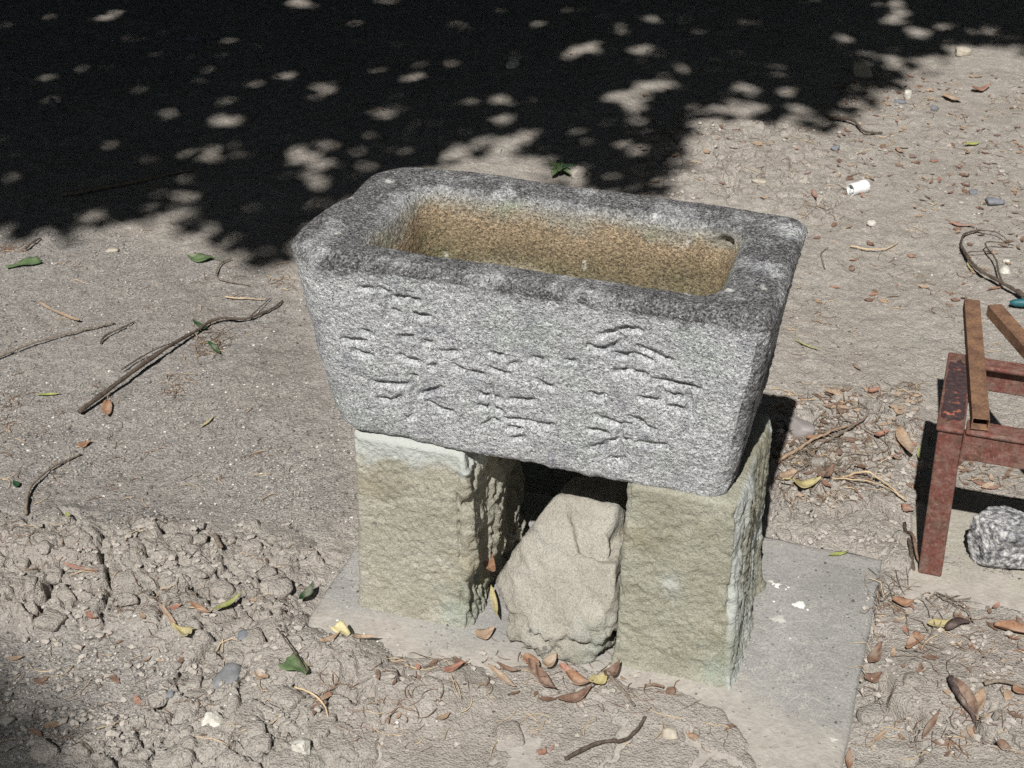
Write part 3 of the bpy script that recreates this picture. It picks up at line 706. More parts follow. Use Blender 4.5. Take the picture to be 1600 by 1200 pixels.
# ------------------------------------------------------------------ paving slabs
def build_slab(name, label, u0, u1, v0, v1, zb, zt, m, seed, cell, dustf):
    nu, nv = int((u1 - u0) / cell), int((v1 - v0) / cell)
    us = np.linspace(u0, u1, nu); vsn = np.linspace(v0, v1, nv)
    A, B = np.meshgrid(us, vsn); a, b = A.ravel(), B.ravel()
    e = np.minimum(np.minimum(a - u0, u1 - a), np.minimum(b - v0, v1 - b))
    z = zt + 0.0016 * fbm2(a * 6, b * 6, 3, seed) + 0.0009 * fbm2(a * 60, b * 60, 3, seed + 3) - 0.004 * np.exp(-e / 0.004) * (1 + 0.5 * fbm2(a * 40, b * 40, 2, seed + 5))
    jit = 0.003 * fbm2(a * 18, b * 18, 3, seed + 7) * (e < 1e-6)
    du = np.where(np.abs(a - u0) < 1e-6, jit, 0) + np.where(np.abs(a - u1) < 1e-6, jit, 0)
    dv = np.where(np.abs(b - v0) < 1e-6, jit, 0) + np.where(np.abs(b - v1) < 1e-6, jit, 0)
    V = np.column_stack([a + du, b + dv, z]); n = len(V)
    ring = np.concatenate([np.arange(nu), np.arange(1, nv) * nu + nu - 1, (nv - 1) * nu + np.arange(nu - 2, -1, -1), np.arange(nv - 2, 0, -1) * nu])
    L = V[ring].copy(); L[:, 2] = zb
    k = len(ring); i = np.arange(k); j = (i + 1) % k
    Q = np.vstack([grid_quads(nv, nu, False), np.stack([ring[i], n + i, n + j, ring[j]], 1)])
    base = glob((u0 + u1) / 2, (v0 + v1) / 2, zb)
    W = to_world(np.vstack([V, L]), base); W[:, 2] = np.concatenate([V[:, 2], L[:, 2]]) - zb
    me = mesh_np(name, W, Q)
    add_attr(me, 'dust', np.concatenate([dustf(a, b), np.full(k, 0.3)]))
    o = link(name, me, m, None, tuple(base)); return tag(o, label, 'paving slab')
def dust1(a, b):
    n = fbm2(a * 14, b * 14, 4, 201)
    w = OO[None, :2] + a[:, None] * UU[None, :2] + b[:, None] * VV[None, :2]; cd = poly_sd(w[:, 0], w[:, 1], P_COVER) + 0.05 * n
    edge = 0.85 * sst(0.075, 0.0, cd)
    d = 0.55 * sst(0.05, -0.16, b + 0.06 * n) * sst(-0.25, -0.05, a) + 0.5 * sst(-0.02, -0.09, b + 0.03 * n) + 0.3 * sst(0.30, 0.37, b + 0.03 * n)
    return np.clip(np.maximum(d, edge) + 0.25 * sst(0.0, 0.5, n), 0, 0.95)
def dust2(a, b):
    n = fbm2(a * 12, b * 12, 4, 211)
    return np.clip(0.25 + 0.7 * sst(0.40, 0.33, b + 0.04 * n) + 0.5 * sst(0.1, 0.6, n), 0, 0.95)
slab1 = build_slab('paving_slab', 'grey concrete slab under the two posts with soil over its front edge', -0.625, 0.181, -0.28, 0.365, -0.03, 0.030, MT['slab'], 5, 0.005, dust1)
slab2 = build_slab('paving_slab', 'buff concrete slab half buried under the red stool at the right', 0.215, 1.0, 0.29, 0.62, -0.05, 0.012, MT['slab2'], 9, 0.006, dust2)

# ------------------------------------------------------------------ red metal stool
def paint_mat():
    M = Mat('worn_red_paint', 0.7, 0.35)
    n = M.noise(24, 5, 0.65); f = M.noise(160, 4, 0.7)
    red = M.ramp(f, [(0.3, (0.10, 0.034, 0.027)), (0.6, (0.185, 0.068, 0.053)), (0.8, (0.30, 0.16, 0.125))])
    rust = M.ramp(f, [(0.3, (0.055, 0.032, 0.025)), (0.55, (0.135, 0.075, 0.052)), (0.8, (0.34, 0.24, 0.18))])
    c = M.mix(M.math('MULTIPLY', M.val(n, 0.44, 0.62), 0.85), red, rust)
    sk = M.noise(1.0, 5, 0.7, 0, M.scaled((420, 420, 140)))
    c = M.mix(M.math('MULTIPLY', M.val(sk, 0.56, 0.72), 0.5), c, (0.42, 0.34, 0.29))
    c = M.mix(M.math('MULTIPLY', M.val(M.noise(60, 5, 0.7), 0.4, 0.7), 0.28), c, (0.34, 0.29, 0.25))
    M.col(c); M.bump((f, 0.0015), (n, 0.002)); return M.m
def bare_mat():
    M = Mat('peeled_seat_glue', 0.8, 0.3)
    n = M.noise(34, 5, 0.65); f = M.noise(150, 4, 0.7)
    dk = M.ramp(f, [(0.3, (0.032, 0.020, 0.022)), (0.6, (0.075, 0.048, 0.050)), (0.8, (0.17, 0.11, 0.095))])
    rd = M.ramp(f, [(0.3, (0.30, 0.07, 0.045)), (0.7, (0.50, 0.20, 0.12))])
    c = M.mix(M.val(n, 0.56, 0.62), dk, rd)
    M.col(c); M.bump((n, 0.0025), (f, 0.001)); return M.m
def rust_mat():
    M = Mat('rusty_bar', 0.85, 0.3)
    n = M.noise(40, 5, 0.65); f = M.noise(260, 3, 0.7)
    c = M.ramp(n, [(0.3, (0.115, 0.062, 0.042)), (0.5, (0.20, 0.115, 0.072)), (0.72, (0.30, 0.17, 0.095))])
    c = M.mix(1.0, c, M.ramp(f, [(0.3, (0.65, 0.65, 0.65)), (0.7, (1.25, 1.25, 1.25))]), 'MULTIPLY')
    M.col(c); M.bump((f, 0.0012)); return M.m
MT['red'] = paint_mat(); MT['bare'] = bare_mat(); MT['rust'] = rust_mat()
def box_bm(c, s, bev=0.003, taper=None):
    bm = bmesh.new(); bmesh.ops.create_cube(bm, size=1)
    for v in bm.verts:
        v.co = Vector((v.co.x * s[0], v.co.y * s[1], v.co.z * s[2]))
        if taper and v.co.z < 0: v.co.x *= taper; v.co.y *= taper
        v.co += Vector(c)
    bmesh.ops.bevel(bm, geom=list(bm.edges), offset=bev, segments=2, affect='EDGES', profile=0.5)
    return bm
def from_bm(name, bm, m, parent, smooth=False):
    me = bpy.data.meshes.new(name); bm.to_mesh(me); bm.free()
    for p in me.polygons: p.use_smooth = smooth
    return link(name, me, m, parent)
ST_N = loc(at(1466, 668, 0.30))                         # near left upper corner of the frame
ST_D, ST_W, ST_Z = 0.222, 0.30, 0.300
st_base = glob(ST_N[0], ST_N[1], 0.012)
stool = empty('stool', tuple(st_base)); stool.rotation_euler.z = ANG
tag(stool, 'low red painted metal stool frame with peeling paint and no seat', 'stool')
hz = ST_Z - 0.012
RAIL_W, RAIL_H = 0.034, 0.052
def apron(name, x0, x1, y0, y1, z0, z1, rad, axis_, m, parent):
    """folded sheet rail: flat top strip with an apron whose ends curve down into the legs"""
    bm = bmesh.new(); L = (x1 - x0) if axis_ == 'x' else (y1 - y0); n = 24
    prof = []
    for i in range(n + 1):
        s = L * i / n; e = min(s, L - s)
        prof.append((s, z0 - (rad - math.sqrt(max(rad * rad - (rad - e) ** 2, 0))) if e < rad else z0))
    th = (y1 - y0) if axis_ == 'x' else (x1 - x0)
    rings = []
    for s, zb in prof:
        if axis_ == 'x': q = [(x0 + s, y0, zb), (x0 + s, y0, z1), (x0 + s, y1, z1), (x0 + s, y1, zb)]
        else: q = [(x0, y0 + s, zb), (x0, y0 + s, z1), (x1, y0 + s, z1), (x1, y0 + s, zb)]
        rings.append([bm.verts.new(p) for p in q])
    for a, b in zip(rings[:-1], rings[1:]):
        for i in range(4): bm.faces.new([a[i], a[(i + 1) % 4], b[(i + 1) % 4], b[i]])
    bm.faces.new(rings[0]); bm.faces.new(rings[-1][::-1])
    bmesh.ops.recalc_face_normals(bm, faces=bm.faces)
    o = from_bm(name, bm, m, parent); b = o.modifiers.new('bevel', 'BEVEL'); b.width = 0.003; b.segments = 2; b.limit_method = 'ANGLE'
    return o
LW = 0.036
for sx in (0, 1):
    for sy in (0, 1):
        cx = LW / 2 if sx == 0 else ST_W - LW / 2; cy = LW / 2 if sy == 0 else ST_D - LW / 2
        cxb = cx + (0.006 if sx == 0 else 0.006) ; 
        bm = box_bm((0, 0, (hz - 0.004) / 2), (LW, LW * 0.8, hz - 0.004), 0.003)
        for v in bm.verts:
            k = 1 - v.co.z / hz
            v.co.x += cx + 0.010 * k * (1 if sx == 0 else -1) * 0.8; v.co.y += cy + 0.018 * k
        from_bm('leg', bm, MT['red'], stool)
# aprons between legs, then top strips
apron('apron', LW + 0.001, ST_W - LW - 0.001, 0.0045, 0.014, hz - RAIL_H, hz - 0.004, 0.016, 'x', MT['red'], stool)
apron('apron', LW + 0.001, ST_W - LW - 0.001, ST_D - 0.010, ST_D - 0.002, hz - RAIL_H, hz - 0.004, 0.016, 'x', MT['red'], stool)
apron('apron', 0.002, 0.010, LW + 0.001, ST_D - LW - 0.001, hz - RAIL_H, hz - 0.004, 0.016, 'y', MT['red'], stool)
apron('apron', ST_W - 0.010, ST_W - 0.002, LW + 0.001, ST_D - LW - 0.001, hz - RAIL_H, hz - 0.004, 0.016, 'y', MT['red'], stool)
side_l = from_bm('seat_rail', box_bm((0.017, ST_D / 2, hz - 0.001), (0.040, ST_D + 0.004, 0.008), 0.003), MT['red'], stool)
side_r = from_bm('seat_rail', box_bm((ST_W - 0.017, ST_D / 2, hz - 0.001), (0.036, ST_D + 0.004, 0.008), 0.003), MT['red'], stool)
from_bm('seat_rail', box_bm((ST_W / 2, 0.016, hz - 0.001), (ST_W - 0.078, 0.034, 0.0078), 0.003), MT['red'], stool)
from_bm('seat_rail', box_bm((ST_W / 2, ST_D - 0.014, hz - 0.001), (ST_W - 0.075, 0.030, 0.0078), 0.003), MT['red'], stool)
def peel(cx, cy, sx, sy, parent, seed):
    n = 40; bm = bmesh.new(); c = bm.verts.new((cx, cy, hz + 0.0046)); vs_ = []
    for i in range(n):
        a = 2 * math.pi * i / n; rs = random.Random(seed * 100 + i).uniform(0.86, 1.0)
        p = 6.0; k = (abs(math.cos(a)) ** p + abs(math.sin(a)) ** p) ** (-1 / p)
        vs_.append(bm.verts.new((cx + sx * k * rs * math.cos(a), cy + sy * k * rs * math.sin(a), hz + 0.0040)))
    for i in range(n): bm.faces.new([c, vs_[i], vs_[(i + 1) % n]])
    o = from_bm('peeled_patch', bm, MT['bare'], parent); return o
peel(0.018, ST_D * 0.49, 0.0188, 0.094, side_l, 1)
# two loose rusty bars lying across the frame
def bar(label, p0, p1, w, h, hollow=True):
    p0, p1 = Vector(p0), Vector(p1); d = p1 - p0; L = d.length
    root = empty('rusty_bar', tuple(p0)); root.rotation_euler = d.to_track_quat('X', 'Z').to_euler()
    tag(root, label, 'metal bar')
    bm = bmesh.new(); t = 0.0018
    def ring(x, w_, h_): return [bm.verts.new((x, a * w_ / 2, h / 2 + b * h_ / 2)) for a, b in ((-1, -1), (1, -1), (1, 1), (-1, 1))]
    a, b = ring(0, w, h), ring(L, w, h); ai, bi = ring(0, w - 2 * t, h - 2 * t), ring(L, w - 2 * t, h - 2 * t)
    am, bm_ = ring(0.03, w - 2 * t, h - 2 * t), ring(L - 0.03, w - 2 * t, h - 2 * t)
    for i in range(4):
        j = (i + 1) % 4
        bm.faces.new([a[i], b[i], b[j], a[j]]); bm.faces.new([a[j], ai[j], ai[i], a[i]]); bm.faces.new([b[i], bi[i], bi[j], b[j]])
        bm.faces.new([ai[j], am[j], am[i], ai[i]]); bm.faces.new([bi[i], bm_[i], bm_[j], bi[j]])
    bm.faces.new(am[::-1]); bm.faces.new(bm_)
    bmesh.ops.recalc_face_normals(bm, faces=bm.faces)
    o = from_bm('tube', bm, MT['rust'], root); m = o.modifiers.new('bevel', 'BEVEL'); m.width = 0.0012; m.segments = 2; m.limit_method = 'ANGLE'
    return root
bar('rusty square bar lying across the left side of the red stool frame', at(1530, 672, 0.306), at(1516, 484, 0.306), 0.025, 0.02)
bar('rusty bar end slanting down to the right behind the red stool', at(1551, 492, 0.306), at(1680, 640, 0.306), 0.024, 0.02)

# ------------------------------------------------------------------ stones and small solids
def stone(name, label, px, py, size, m, seed, sub=3, cat='stone', group=None, sink=0.25, sharp=12, noise_=1.0, rot=0, zfloor=None, npl=9):
    R = np.random.RandomState(seed)
    pl = []
    for i in range(npl):
        n = R.normal(size=3); n /= np.linalg.norm(n); pl.append((n, R.uniform(0.75, 1.0)))
    for s in (-1, 1):
        for k in range(3):
            n = np.zeros(3); n[k] = s; pl.append((n, 1.0))
    V, T = plane_rock(pl, sub, sharp, ((1.6, 0.10 * noise_), (5.0, 0.05 * noise_), (13.0, 0.025 * noise_)), seed, 14, 0.22)
    V = V * (np.array(size) / 2)
    c, s = math.cos(rot), math.sin(rot); V = np.column_stack([V[:, 0] * c - V[:, 1] * s, V[:, 0] * s + V[:, 1] * c, V[:, 2]])
    z0 = zfloor if zfloor is not None else None
    p = at(px, py, z0 if z0 is not None else 0.01)
    z = z0 if z0 is not None else gz(p[0], p[1])
    V[:, 2] += size[2] * (0.5 - sink)
    me = mesh_np(name, V, T)
    return tag(link(name, me, m, None, (p[0], p[1], z)), label, cat, group)
MT['p_white'] = plain('white_stone', (0.62, 0.60, 0.54), 0.8, 0.3, 0.25, 90, 0.002)
MT['p_grey'] = plain('blue_grey_stone', (0.19, 0.20, 0.22), 0.7, 0.35, 0.2, 120, 0.001)
MT['p_dark'] = plain('dark_stone', (0.10, 0.10, 0.105), 0.6, 0.4, 0.3, 120, 0.001)
MT['p_tan'] = plain('tan_stone', (0.44, 0.40, 0.33), 0.8, 0.25, 0.2, 80, 0.001)
MT['p_soil'] = plain('soil_clod', (0.42, 0.388, 0.348), 0.95, 0.1, 0.2, 60, 0.003)
def speckle_mat():
    M = Mat('speckled_rock', 0.85, 0.3)
    n = M.noise(95, 5, 0.72); k = M.noise(26, 4)
    c = M.ramp(n, [(0.34, (0.035, 0.036, 0.045)), (0.46, (0.20, 0.20, 0.21)), (0.56, (0.50, 0.50, 0.50)), (0.72, (0.80, 0.80, 0.79))])
    M.col(M.mix(M.val(k, 0.5, 0.7), c, M.mix(1.0, c, (0.55, 0.55, 0.58), 'MULTIPLY'))); M.bump((n, 0.004), (k, 0.006)); return M.m
MT['speck'] = speckle_mat()
stone('rock', 'rough speckled grey and white rock on the buff slab below the stool', 1580, 872, (0.120, 0.095, 0.095), MT['speck'], 48, 6, 'rock', None, 0.10, 22, 1.0, 0.5, 0.013, 7)
stone('stone', 'pale stone half in shade at the edge of the tree shadow, back right', 1347, 112, (0.055, 0.05, 0.045), MT['p_tan'], 4, 4)
stone('stone', 'rounded pale stone at the far right edge of the tree shadow', 1506, 80, (0.045, 0.035, 0.03), MT['p_tan'], 5, 4)
stone('stone', 'white chipped stone in the clods at lower left', 333, 1143, (0.034, 0.028, 0.026), MT['p_white'], 6, 4, noise_=1.2)
stone('stone', 'smooth white stone cut by the bottom edge of the picture', 476, 1198, (0.030, 0.034, 0.026), MT['p_white'], 47, 4, noise_=0.8, sharp=6)
stone('pebble', 'round blue grey pebble left of the slab corner among clods', 386, 1020, (0.022, 0.022, 0.012), MT['p_grey'], 9, 3, 'pebble', None, 0.3, 5, 0.4)
stone('pebble', 'smooth tan pebble in front of the slab near the bottom edge', 1046, 1167, (0.026, 0.021, 0.016), MT['p_tan'], 10, 4, 'pebble', None, 0.2, 4, 0.3)
stone('pebble', 'blue grey pebble left of the white plastic cap', 1304, 238, (0.026, 0.02, 0.016), MT['p_grey'], 11, 3, 'pebble')
stone('pebble', 'flat tan pebble just behind the right rim of the basin', 1187, 288, (0.044, 0.026, 0.016), MT['p_tan'], 12, 3, 'pebble', None, 0.2, 5, 0.4)
stone('pebble', 'dark grey angular pebble on bright ground at upper right', 1462, 166, (0.026, 0.022, 0.018), MT['p_grey'], 13, 3, 'pebble')
stone('pebble', 'pale upright pebble beside a grey flat one at upper right', 1419, 148, (0.022, 0.018, 0.03), MT['p_white'], 14, 3, 'pebble')
stone('pebble', 'flat grey pebble beside the pale upright pebble', 1406, 156, (0.034, 0.022, 0.014), MT['p_grey'], 15, 3, 'pebble')
stone('pebble', 'large flat grey pebble near the right edge above the curled twig', 1555, 312, (0.046, 0.034, 0.02), MT['p_grey'], 16, 3, 'pebble')
stone('pebble', 'small pale pebble above the large flat grey one', 1522, 296, (0.022, 0.016, 0.012), MT['p_grey'], 17, 3, 'pebble')
stone('pebble', 'flat pale pebble on the gritty ground at left', 175, 385, (0.032, 0.022, 0.012), MT['p_tan'], 18, 3, 'pebble')
stone('pebble', 'bluish pebble in the deep shade at upper left', 301, 60, (0.045, 0.04, 0.03), MT['p_grey'], 19, 3, 'pebble')
stone('pebble', 'small bluish pebble in the deep shade near the left edge', 82, 162, (0.03, 0.034, 0.03), MT['p_grey'], 20, 3, 'pebble')
stone('pebble', 'dark flat pebble in the soft shadow of the lower left corner', 10, 1125, (0.026, 0.024, 0.012), MT['p_soil'], 21, 3, 'pebble', None, 0.3, 5, 0.4)
stone('pebble', 'small dark pebble beside the smooth patch of soil at lower left', 266, 1105, (0.016, 0.011, 0.009), MT['p_grey'], 22, 3, 'pebble')
stone('soil_clod', 'crumbly lump of soil behind the basin beside the green weed', 905, 268, (0.05, 0.04, 0.035), MT['p_soil'], 24, 4, 'soil lump', None, 0.3, 5, 1.2)
stone('slate_shard', 'flat angular grey slate shard among the clods at lower left', 355, 1078, (0.036, 0.058, 0.012), plain('slate', (0.22, 0.225, 0.235), 0.5, 0.4, 0.2, 90), 25, 4, 'stone shard', None, 0.2, 22, 0.3, -0.3)
stone('white_fragment', 'white crumb lying on the floor of the basin', 697, 396, (0.012, 0.01, 0.012), MT['p_white'], 26, 3, 'fragment', None, 0.1, 8, 1.0, 0, 0.534)
stone('pebble', 'white pebble inside the loop of the curled twig at right', 1572, 418, (0.026, 0.03, 0.018), MT['p_white'], 27, 3, 'pebble')
stone('pebble', 'smaller white pebble above the white pebble in the curled twig', 1573, 402, (0.016, 0.012, 0.01), MT['p_white'], 28, 3, 'pebble')
stone('crumpled_paper', 'small scrap of white paper below the white plastic cap', 1361, 346, (0.024, 0.02, 0.014), MT['p_white'], 29, 3, 'paper scrap', None, 0.1, 10, 1.6)
stone('crumpled_paper', 'crumpled bluish scrap lying in the deep shade behind the basin', 801, 102, (0.04, 0.034, 0.03), MT['p_white'], 30, 3, 'paper scrap', None, 0.1, 10, 1.8)
# grey translucent shard near the right post
stone('plastic_shard', 'cloudy grey plastic scrap half in the shadow behind the right post', 1246, 672, (0.055, 0.06, 0.03), plain('cloudy_plastic', (0.28, 0.255, 0.25), 0.6, 0.4, 0.12, 40), 31, 4, 'plastic scrap', None, 0.3, 7, 0.6)

# ------------------------------------------------------------------ white plastic cap
def pipe_cap():
    a, b = at(1329, 296, 0.015), at(1352, 290, 0.015); d = Vector(b - a); L = d.length * 1.0; r = 0.0150
    zc = gz(*(0.5 * (a + b))[:2]) + r - 0.002
    root = empty('pipe_cap', (a[0], a[1], zc)); root.rotation_euler = d.to_track_quat('X', 'Z').to_euler()
    tag(root, 'short white plastic pipe piece lying on the bright ground behind the basin', 'pipe piece')
    n = 40; bm = bmesh.new(); rings = []
    rnd = random.Random(4)
    prof = [(0.004, r * 0.78), (0, r * 0.82), (0, r * 0.97), (0.002, r), (L * 0.72, r), (L * 0.74, r * 1.07), (L, r * 1.07), (L, r * 0.95)]
    for k, (x, rr) in enumerate(prof):
        rings.append([bm.verts.new((x + (0.004 * math.sin(i * 1.9) * rnd.uniform(0.2, 1) if k >= 6 else 0), rr * math.cos(2 * math.pi * i / n), rr * math.sin(2 * math.pi * i / n))) for i in range(n)])
    rings.insert(0, [bm.verts.new((L * 0.6, r * 0.78 * math.cos(2 * math.pi * i / n), r * 0.78 * math.sin(2 * math.pi * i / n))) for i in range(n)])
    for p, q in zip(rings[:-1], rings[1:]):
        for i in range(n): bm.faces.new([p[i], p[(i + 1) % n], q[(i + 1) % n], q[i]])
    bm.faces.new(rings[0]); bm.faces.new(rings[-1][::-1]); bmesh.ops.recalc_face_normals(bm, faces=bm.faces)
    from_bm('wall', bm, plain('white_plastic', (0.78, 0.80, 0.80), 0.5, 0.4, 0.08, 50), root, False)
    bm = bmesh.new(); bmesh.ops.create_cone(bm, cap_ends=True, segments=20, radius1=r * 0.34, radius2=r * 0.30, depth=0.012)
    for v in bm.verts: v.co = Vector((v.co.z + 0.004, v.co.x - 0.002, v.co.y - 0.003))
    from_bm('core', bm, bpy.data.materials['white_plastic'], root)
pipe_cap()

# ------------------------------------------------------------------ leaves
def outline(shape, t):
    if shape == 'lance': return (math.sin(math.pi * t ** 0.85) ** 0.9) * (1 - 0.15 * t)
    if shape == 'ovate': return math.sin(math.pi * t ** 0.7) ** 0.75
    if shape == 'torn': return min(1.0, 0.25 + 1.1 * t) * (1 if t < 0.96 else 0.9)
    if shape == 'strip': return 0.55 + 0.45 * math.sin(math.pi * t)
    return math.sin(math.pi * t)
NAMES = {}
def leaf(label, p0, p1, w, shape, m, curl=0.12, fold=0.25, lift=0.004, roll=0.0, seed=1, stem=0, group=None, name='fallen_leaf', zf=None, cat='leaf', wave=1.0):
    R = random.Random(seed); z0 = zf if zf is not None else 0.015; w = w * 0.76
    a, b = at(*p0, z0), at(*p1, z0); d = b - a; L = float(np.hypot(d[0], d[1])); ux = d[:2] / L; vx = np.array([-ux[1], ux[0]])
    na, nb = 13, 7; V = []; T = []
    ph = R.uniform(0, 6)
    for i in range(na):
        t = i / (na - 1); hw = w / 2 * max(outline(shape, min(max(t, 0.015), 0.985)), 0.03)
        for j in range(nb):
            s = (j / (nb - 1)) * 2 - 1
            lat = s * hw + 0.10 * w * math.sin(3.1 * t + ph) * wave
            if shape == 'torn' and i == na - 1: tt = t + 0.05 * math.sin(j * 2.1 + ph)
            else: tt = t
            zz = curl * L * (4 * (t - 0.5) ** 2 if curl > 0 else -(1 - 4 * (t - 0.5) ** 2) ) + fold * abs(s) * hw + roll * s * hw + 0.06 * w * wave * math.sin(7 * t + 2.5 * s + ph) * (0.3 + abs(s))
            V.append([lat, tt, zz])
    V = np.array(V)
    X = a[0] + ux[0] * V[:, 1] * L + vx[0] * V[:, 0]; Y = a[1] + ux[1] * V[:, 1] * L + vx[1] * V[:, 0]
    if zf is None:
        g = height(X, Y); gm = np.median(g)
    else: gm = zf
    Z = V[:, 2] - V[:, 2].min() + lift + gm
    if zf is None: Z = np.maximum(Z, height(X, Y) + 0.0012)
    org = np.array([a[0], a[1], gm])
    W = np.column_stack([X, Y, Z]) - org
    Q = grid_quads(na, nb, False)
    me = mesh_np(name, W, Q); 
    o = link(name, me, m, None, tuple(org)); tag(o, label, cat, group)
    sm = o.modifiers.new('thickness', 'SOLIDIFY'); sm.thickness = 0.0005
    if stem:
        q0 = W[nb // 2]; pts = [q0 + np.array([-ux[0] * stem * k, -ux[1] * stem * k, 0.004 * math.sin(3 * k)]) + np.array([vx[0], vx[1], 0]) * stem * 0.25 * k * k for k in (0, 0.35, 0.7, 1)]
        tube('stalk', pts, [0.0011] * 4, m, o)
    return o
def tube_np(pts, rad, ns=7):
    P = np.array(pts, dtype=float); n = len(P); V = []
    for i in range(n):
        t = P[min(i + 1, n - 1)] - P[max(i - 1, 0)]; t /= np.linalg.norm(t) + 1e-9
        s = np.cross(t, [0, 0, 1.0]); k = np.linalg.norm(s); s = s / k if k > 1e-3 else np.array([1.0, 0, 0]); c = np.cross(s, t)
        for j in range(ns):
            a = 2 * math.pi * j / ns; V.append(P[i] + rad[i] * (math.cos(a) * s + math.sin(a) * c))
    V = np.array(V); Q = grid_quads(n, ns, True)
    e0 = len(V); V = np.vstack([V, P[0], P[-1]])
    i = np.arange(ns); j = (i + 1) % ns
    Q = np.vstack([Q, np.stack([np.full(ns, e0), j, i, i], 1), np.stack([np.full(ns, e0 + 1), (n - 1) * ns + i, (n - 1) * ns + j, (n - 1) * ns + j], 1)])
    return V, Q
def clean(me):
    bm = bmesh.new(); bm.from_mesh(me); bmesh.ops.dissolve_degenerate(bm, dist=1e-6, edges=bm.edges); bm.to_mesh(me); bm.free()
def tube(name, pts, rad, m, parent=None, loc_=(0, 0, 0), ns=7):
    P = np.array(pts, dtype=float); n = len(P); bm = bmesh.new()
    V, Q = tube_np(pts, rad, ns); vs_ = [bm.verts.new(v) for v in V]
    for q in Q:
        u = list(dict.fromkeys(q.tolist()))
        try: f = bm.faces.new([vs_[k] for k in u]); f.smooth = True
        except ValueError: pass
    me = bpy.data.meshes.new(name); bm.to_mesh(me); bm.free()
    return link(name, me, m, parent, loc_)
def spline(pts, n):
    P = np.array(pts, dtype=float); k = len(P); out = []
    for i in range(n):
        t = i / (n - 1) * (k - 1); a = min(int(t), k - 2); f = t - a
        p0, p1, p2, p3 = P[max(a - 1, 0)], P[a], P[a + 1], P[min(a + 2, k - 1)]
        out.append(0.5 * (2 * p1 + (p2 - p0) * f + (2 * p0 - 5 * p1 + 4 * p2 - p3) * f * f + (3 * p1 - p0 - 3 * p2 + p3) * f ** 3))
    return np.array(out)
def twig(label, pxs, r0, r1, m, lifts=None, branches=(), seed=1, name='twig', group=None, n=26, cat='twig', zf=None):
    R = np.random.RandomState(seed)
    def path(pxs, lifts, n):
        lf = lifts or [0.0] * len(pxs)
        q = spline([(*at(a, b, (0.01 if zf is None else zf) + l)[:2], l) for (a, b), l in zip(pxs, lf)], n)
        L = np.linalg.norm(q[-1] - q[0])
        jt = (R.rand(n, 2) - 0.5) * min(0.008, L * 0.03); jt = np.stack([np.convolve(np.pad(jt[:, i], 2, 'edge'), np.ones(5) / 5, 'valid') for i in (0, 1)], 1)
        q[:, :2] += jt
        hh = height(q[:, 0], q[:, 1]) if zf is None else np.full(n, zf)
        q[:, 2] += np.maximum(hh, np.convolve(np.pad(hh, 3, 'edge'), np.ones(7) / 7, 'valid')) * 0.5 + 0.5 * np.convolve(np.pad(hh, 3, 'edge'), np.ones(7) / 7, 'valid') + 0.001
        return q
    q = path(pxs, lifts, n); rad = np.linspace(r0, r1, n) * (1 + 0.12 * R.randn(n)); q[:, 2] += rad * 0.7
    q[:, 2] = 0.5 * q[:, 2] + 0.25 * (np.roll(q[:, 2], 1) + np.roll(q[:, 2], -1)) if n > 4 and False else q[:, 2]
    org = q[0].copy()
    if not branches:
        o = tube(name, q - org, rad, m, None, tuple(org)); return tag(o, label, cat, group)
    root = empty(name, tuple(org)); tag(root, label, cat, group)
    tube('stem', q - org, rad, m, root)
    for bp, lf, ra in branches:
        qq = path(bp, lf, 12); qq[:, 2] += ra; tube('branch', qq - org, np.linspace(ra, ra * 0.45, 12), m, root, ns=5)
    return root
G = MT
leaf('green leaf lying flat at the left edge below the tree shadow', (8, 412), (60, 399), 0.042, 'torn', G['l_green'], 0.05, 0.1, seed=1)
leaf('green leaf with a brown corner on the gritty ground left of the basin', (330, 398), (290, 392), 0.045, 'ovate', G['l_green'], 0.06, 0.15, seed=2, stem=0.03)
leaf('small dark green leaf tip standing beside the long stick', (322, 511), (300, 497), 0.018, 'ovate', G['l_dkgreen'], 0.1, 0.5, seed=3)
leaf('dark green leaf folded under the dry roots of the long stick', (325, 533), (345, 550), 0.018, 'ovate', G['l_dkgreen'], 0.1, 0.5, seed=4)
leaf('orange brown leaf at the lower end of the long stick', (168, 620), (166, 644), 0.026, 'ovate', G['l_orange'], 0.12, 0.3, seed=5, stem=0.02)
leaf('small orange leaf on the gritty ground at left', (120, 688), (141, 682), 0.022, 'ovate', G['l_orange'], 0.1, 0.2, seed=6)
leaf('tiny dark green leaf near the left edge by the bent twig', (28, 752), (18, 744), 0.016, 'ovate', G['l_dkgreen'], 0.1, 0.3, seed=7)
leaf('slim yellow green leaf at the left edge beside a long straw', (55, 607), (92, 604), 0.011, 'lance', G['l_lime'], 0.05, 0.2, seed=8)
leaf('narrow yellow green sliver on the grit left of the basin', (312, 663), (334, 643), 0.008, 'lance', G['l_yellow'], 0.05, 0.2, seed=9)
leaf('green triangular piece of leaf on the soil at bottom centre left', (482, 1088), (450, 1068), 0.042, 'torn', G['l_green'], 0.06, 0.2, seed=10, lift=0.006)
leaf('dark green blade of leaf at the left corner of the grey slab', (470, 952), (490, 922), 0.022, 'lance', G['l_dkgreen'], 0.2, 0.5, seed=11, lift=0.012)
leaf('bright lime green narrow leaf on the clods at lower left', (335, 980), (382, 949), 0.014, 'lance', G['l_lime'], 0.15, 0.4, seed=12, lift=0.012)
leaf('small orange dry leaf touching the lime green narrow leaf', (298, 965), (334, 980), 0.016, 'lance', G['l_orange'], 0.15, 0.4, seed=13, lift=0.006)
leaf('pale yellow torn leaf on the clods left of the smooth grey patch', (272, 1000), (302, 1014), 0.026, 'torn', G['l_yellow'], 0.2, 0.5, seed=14, lift=0.006)
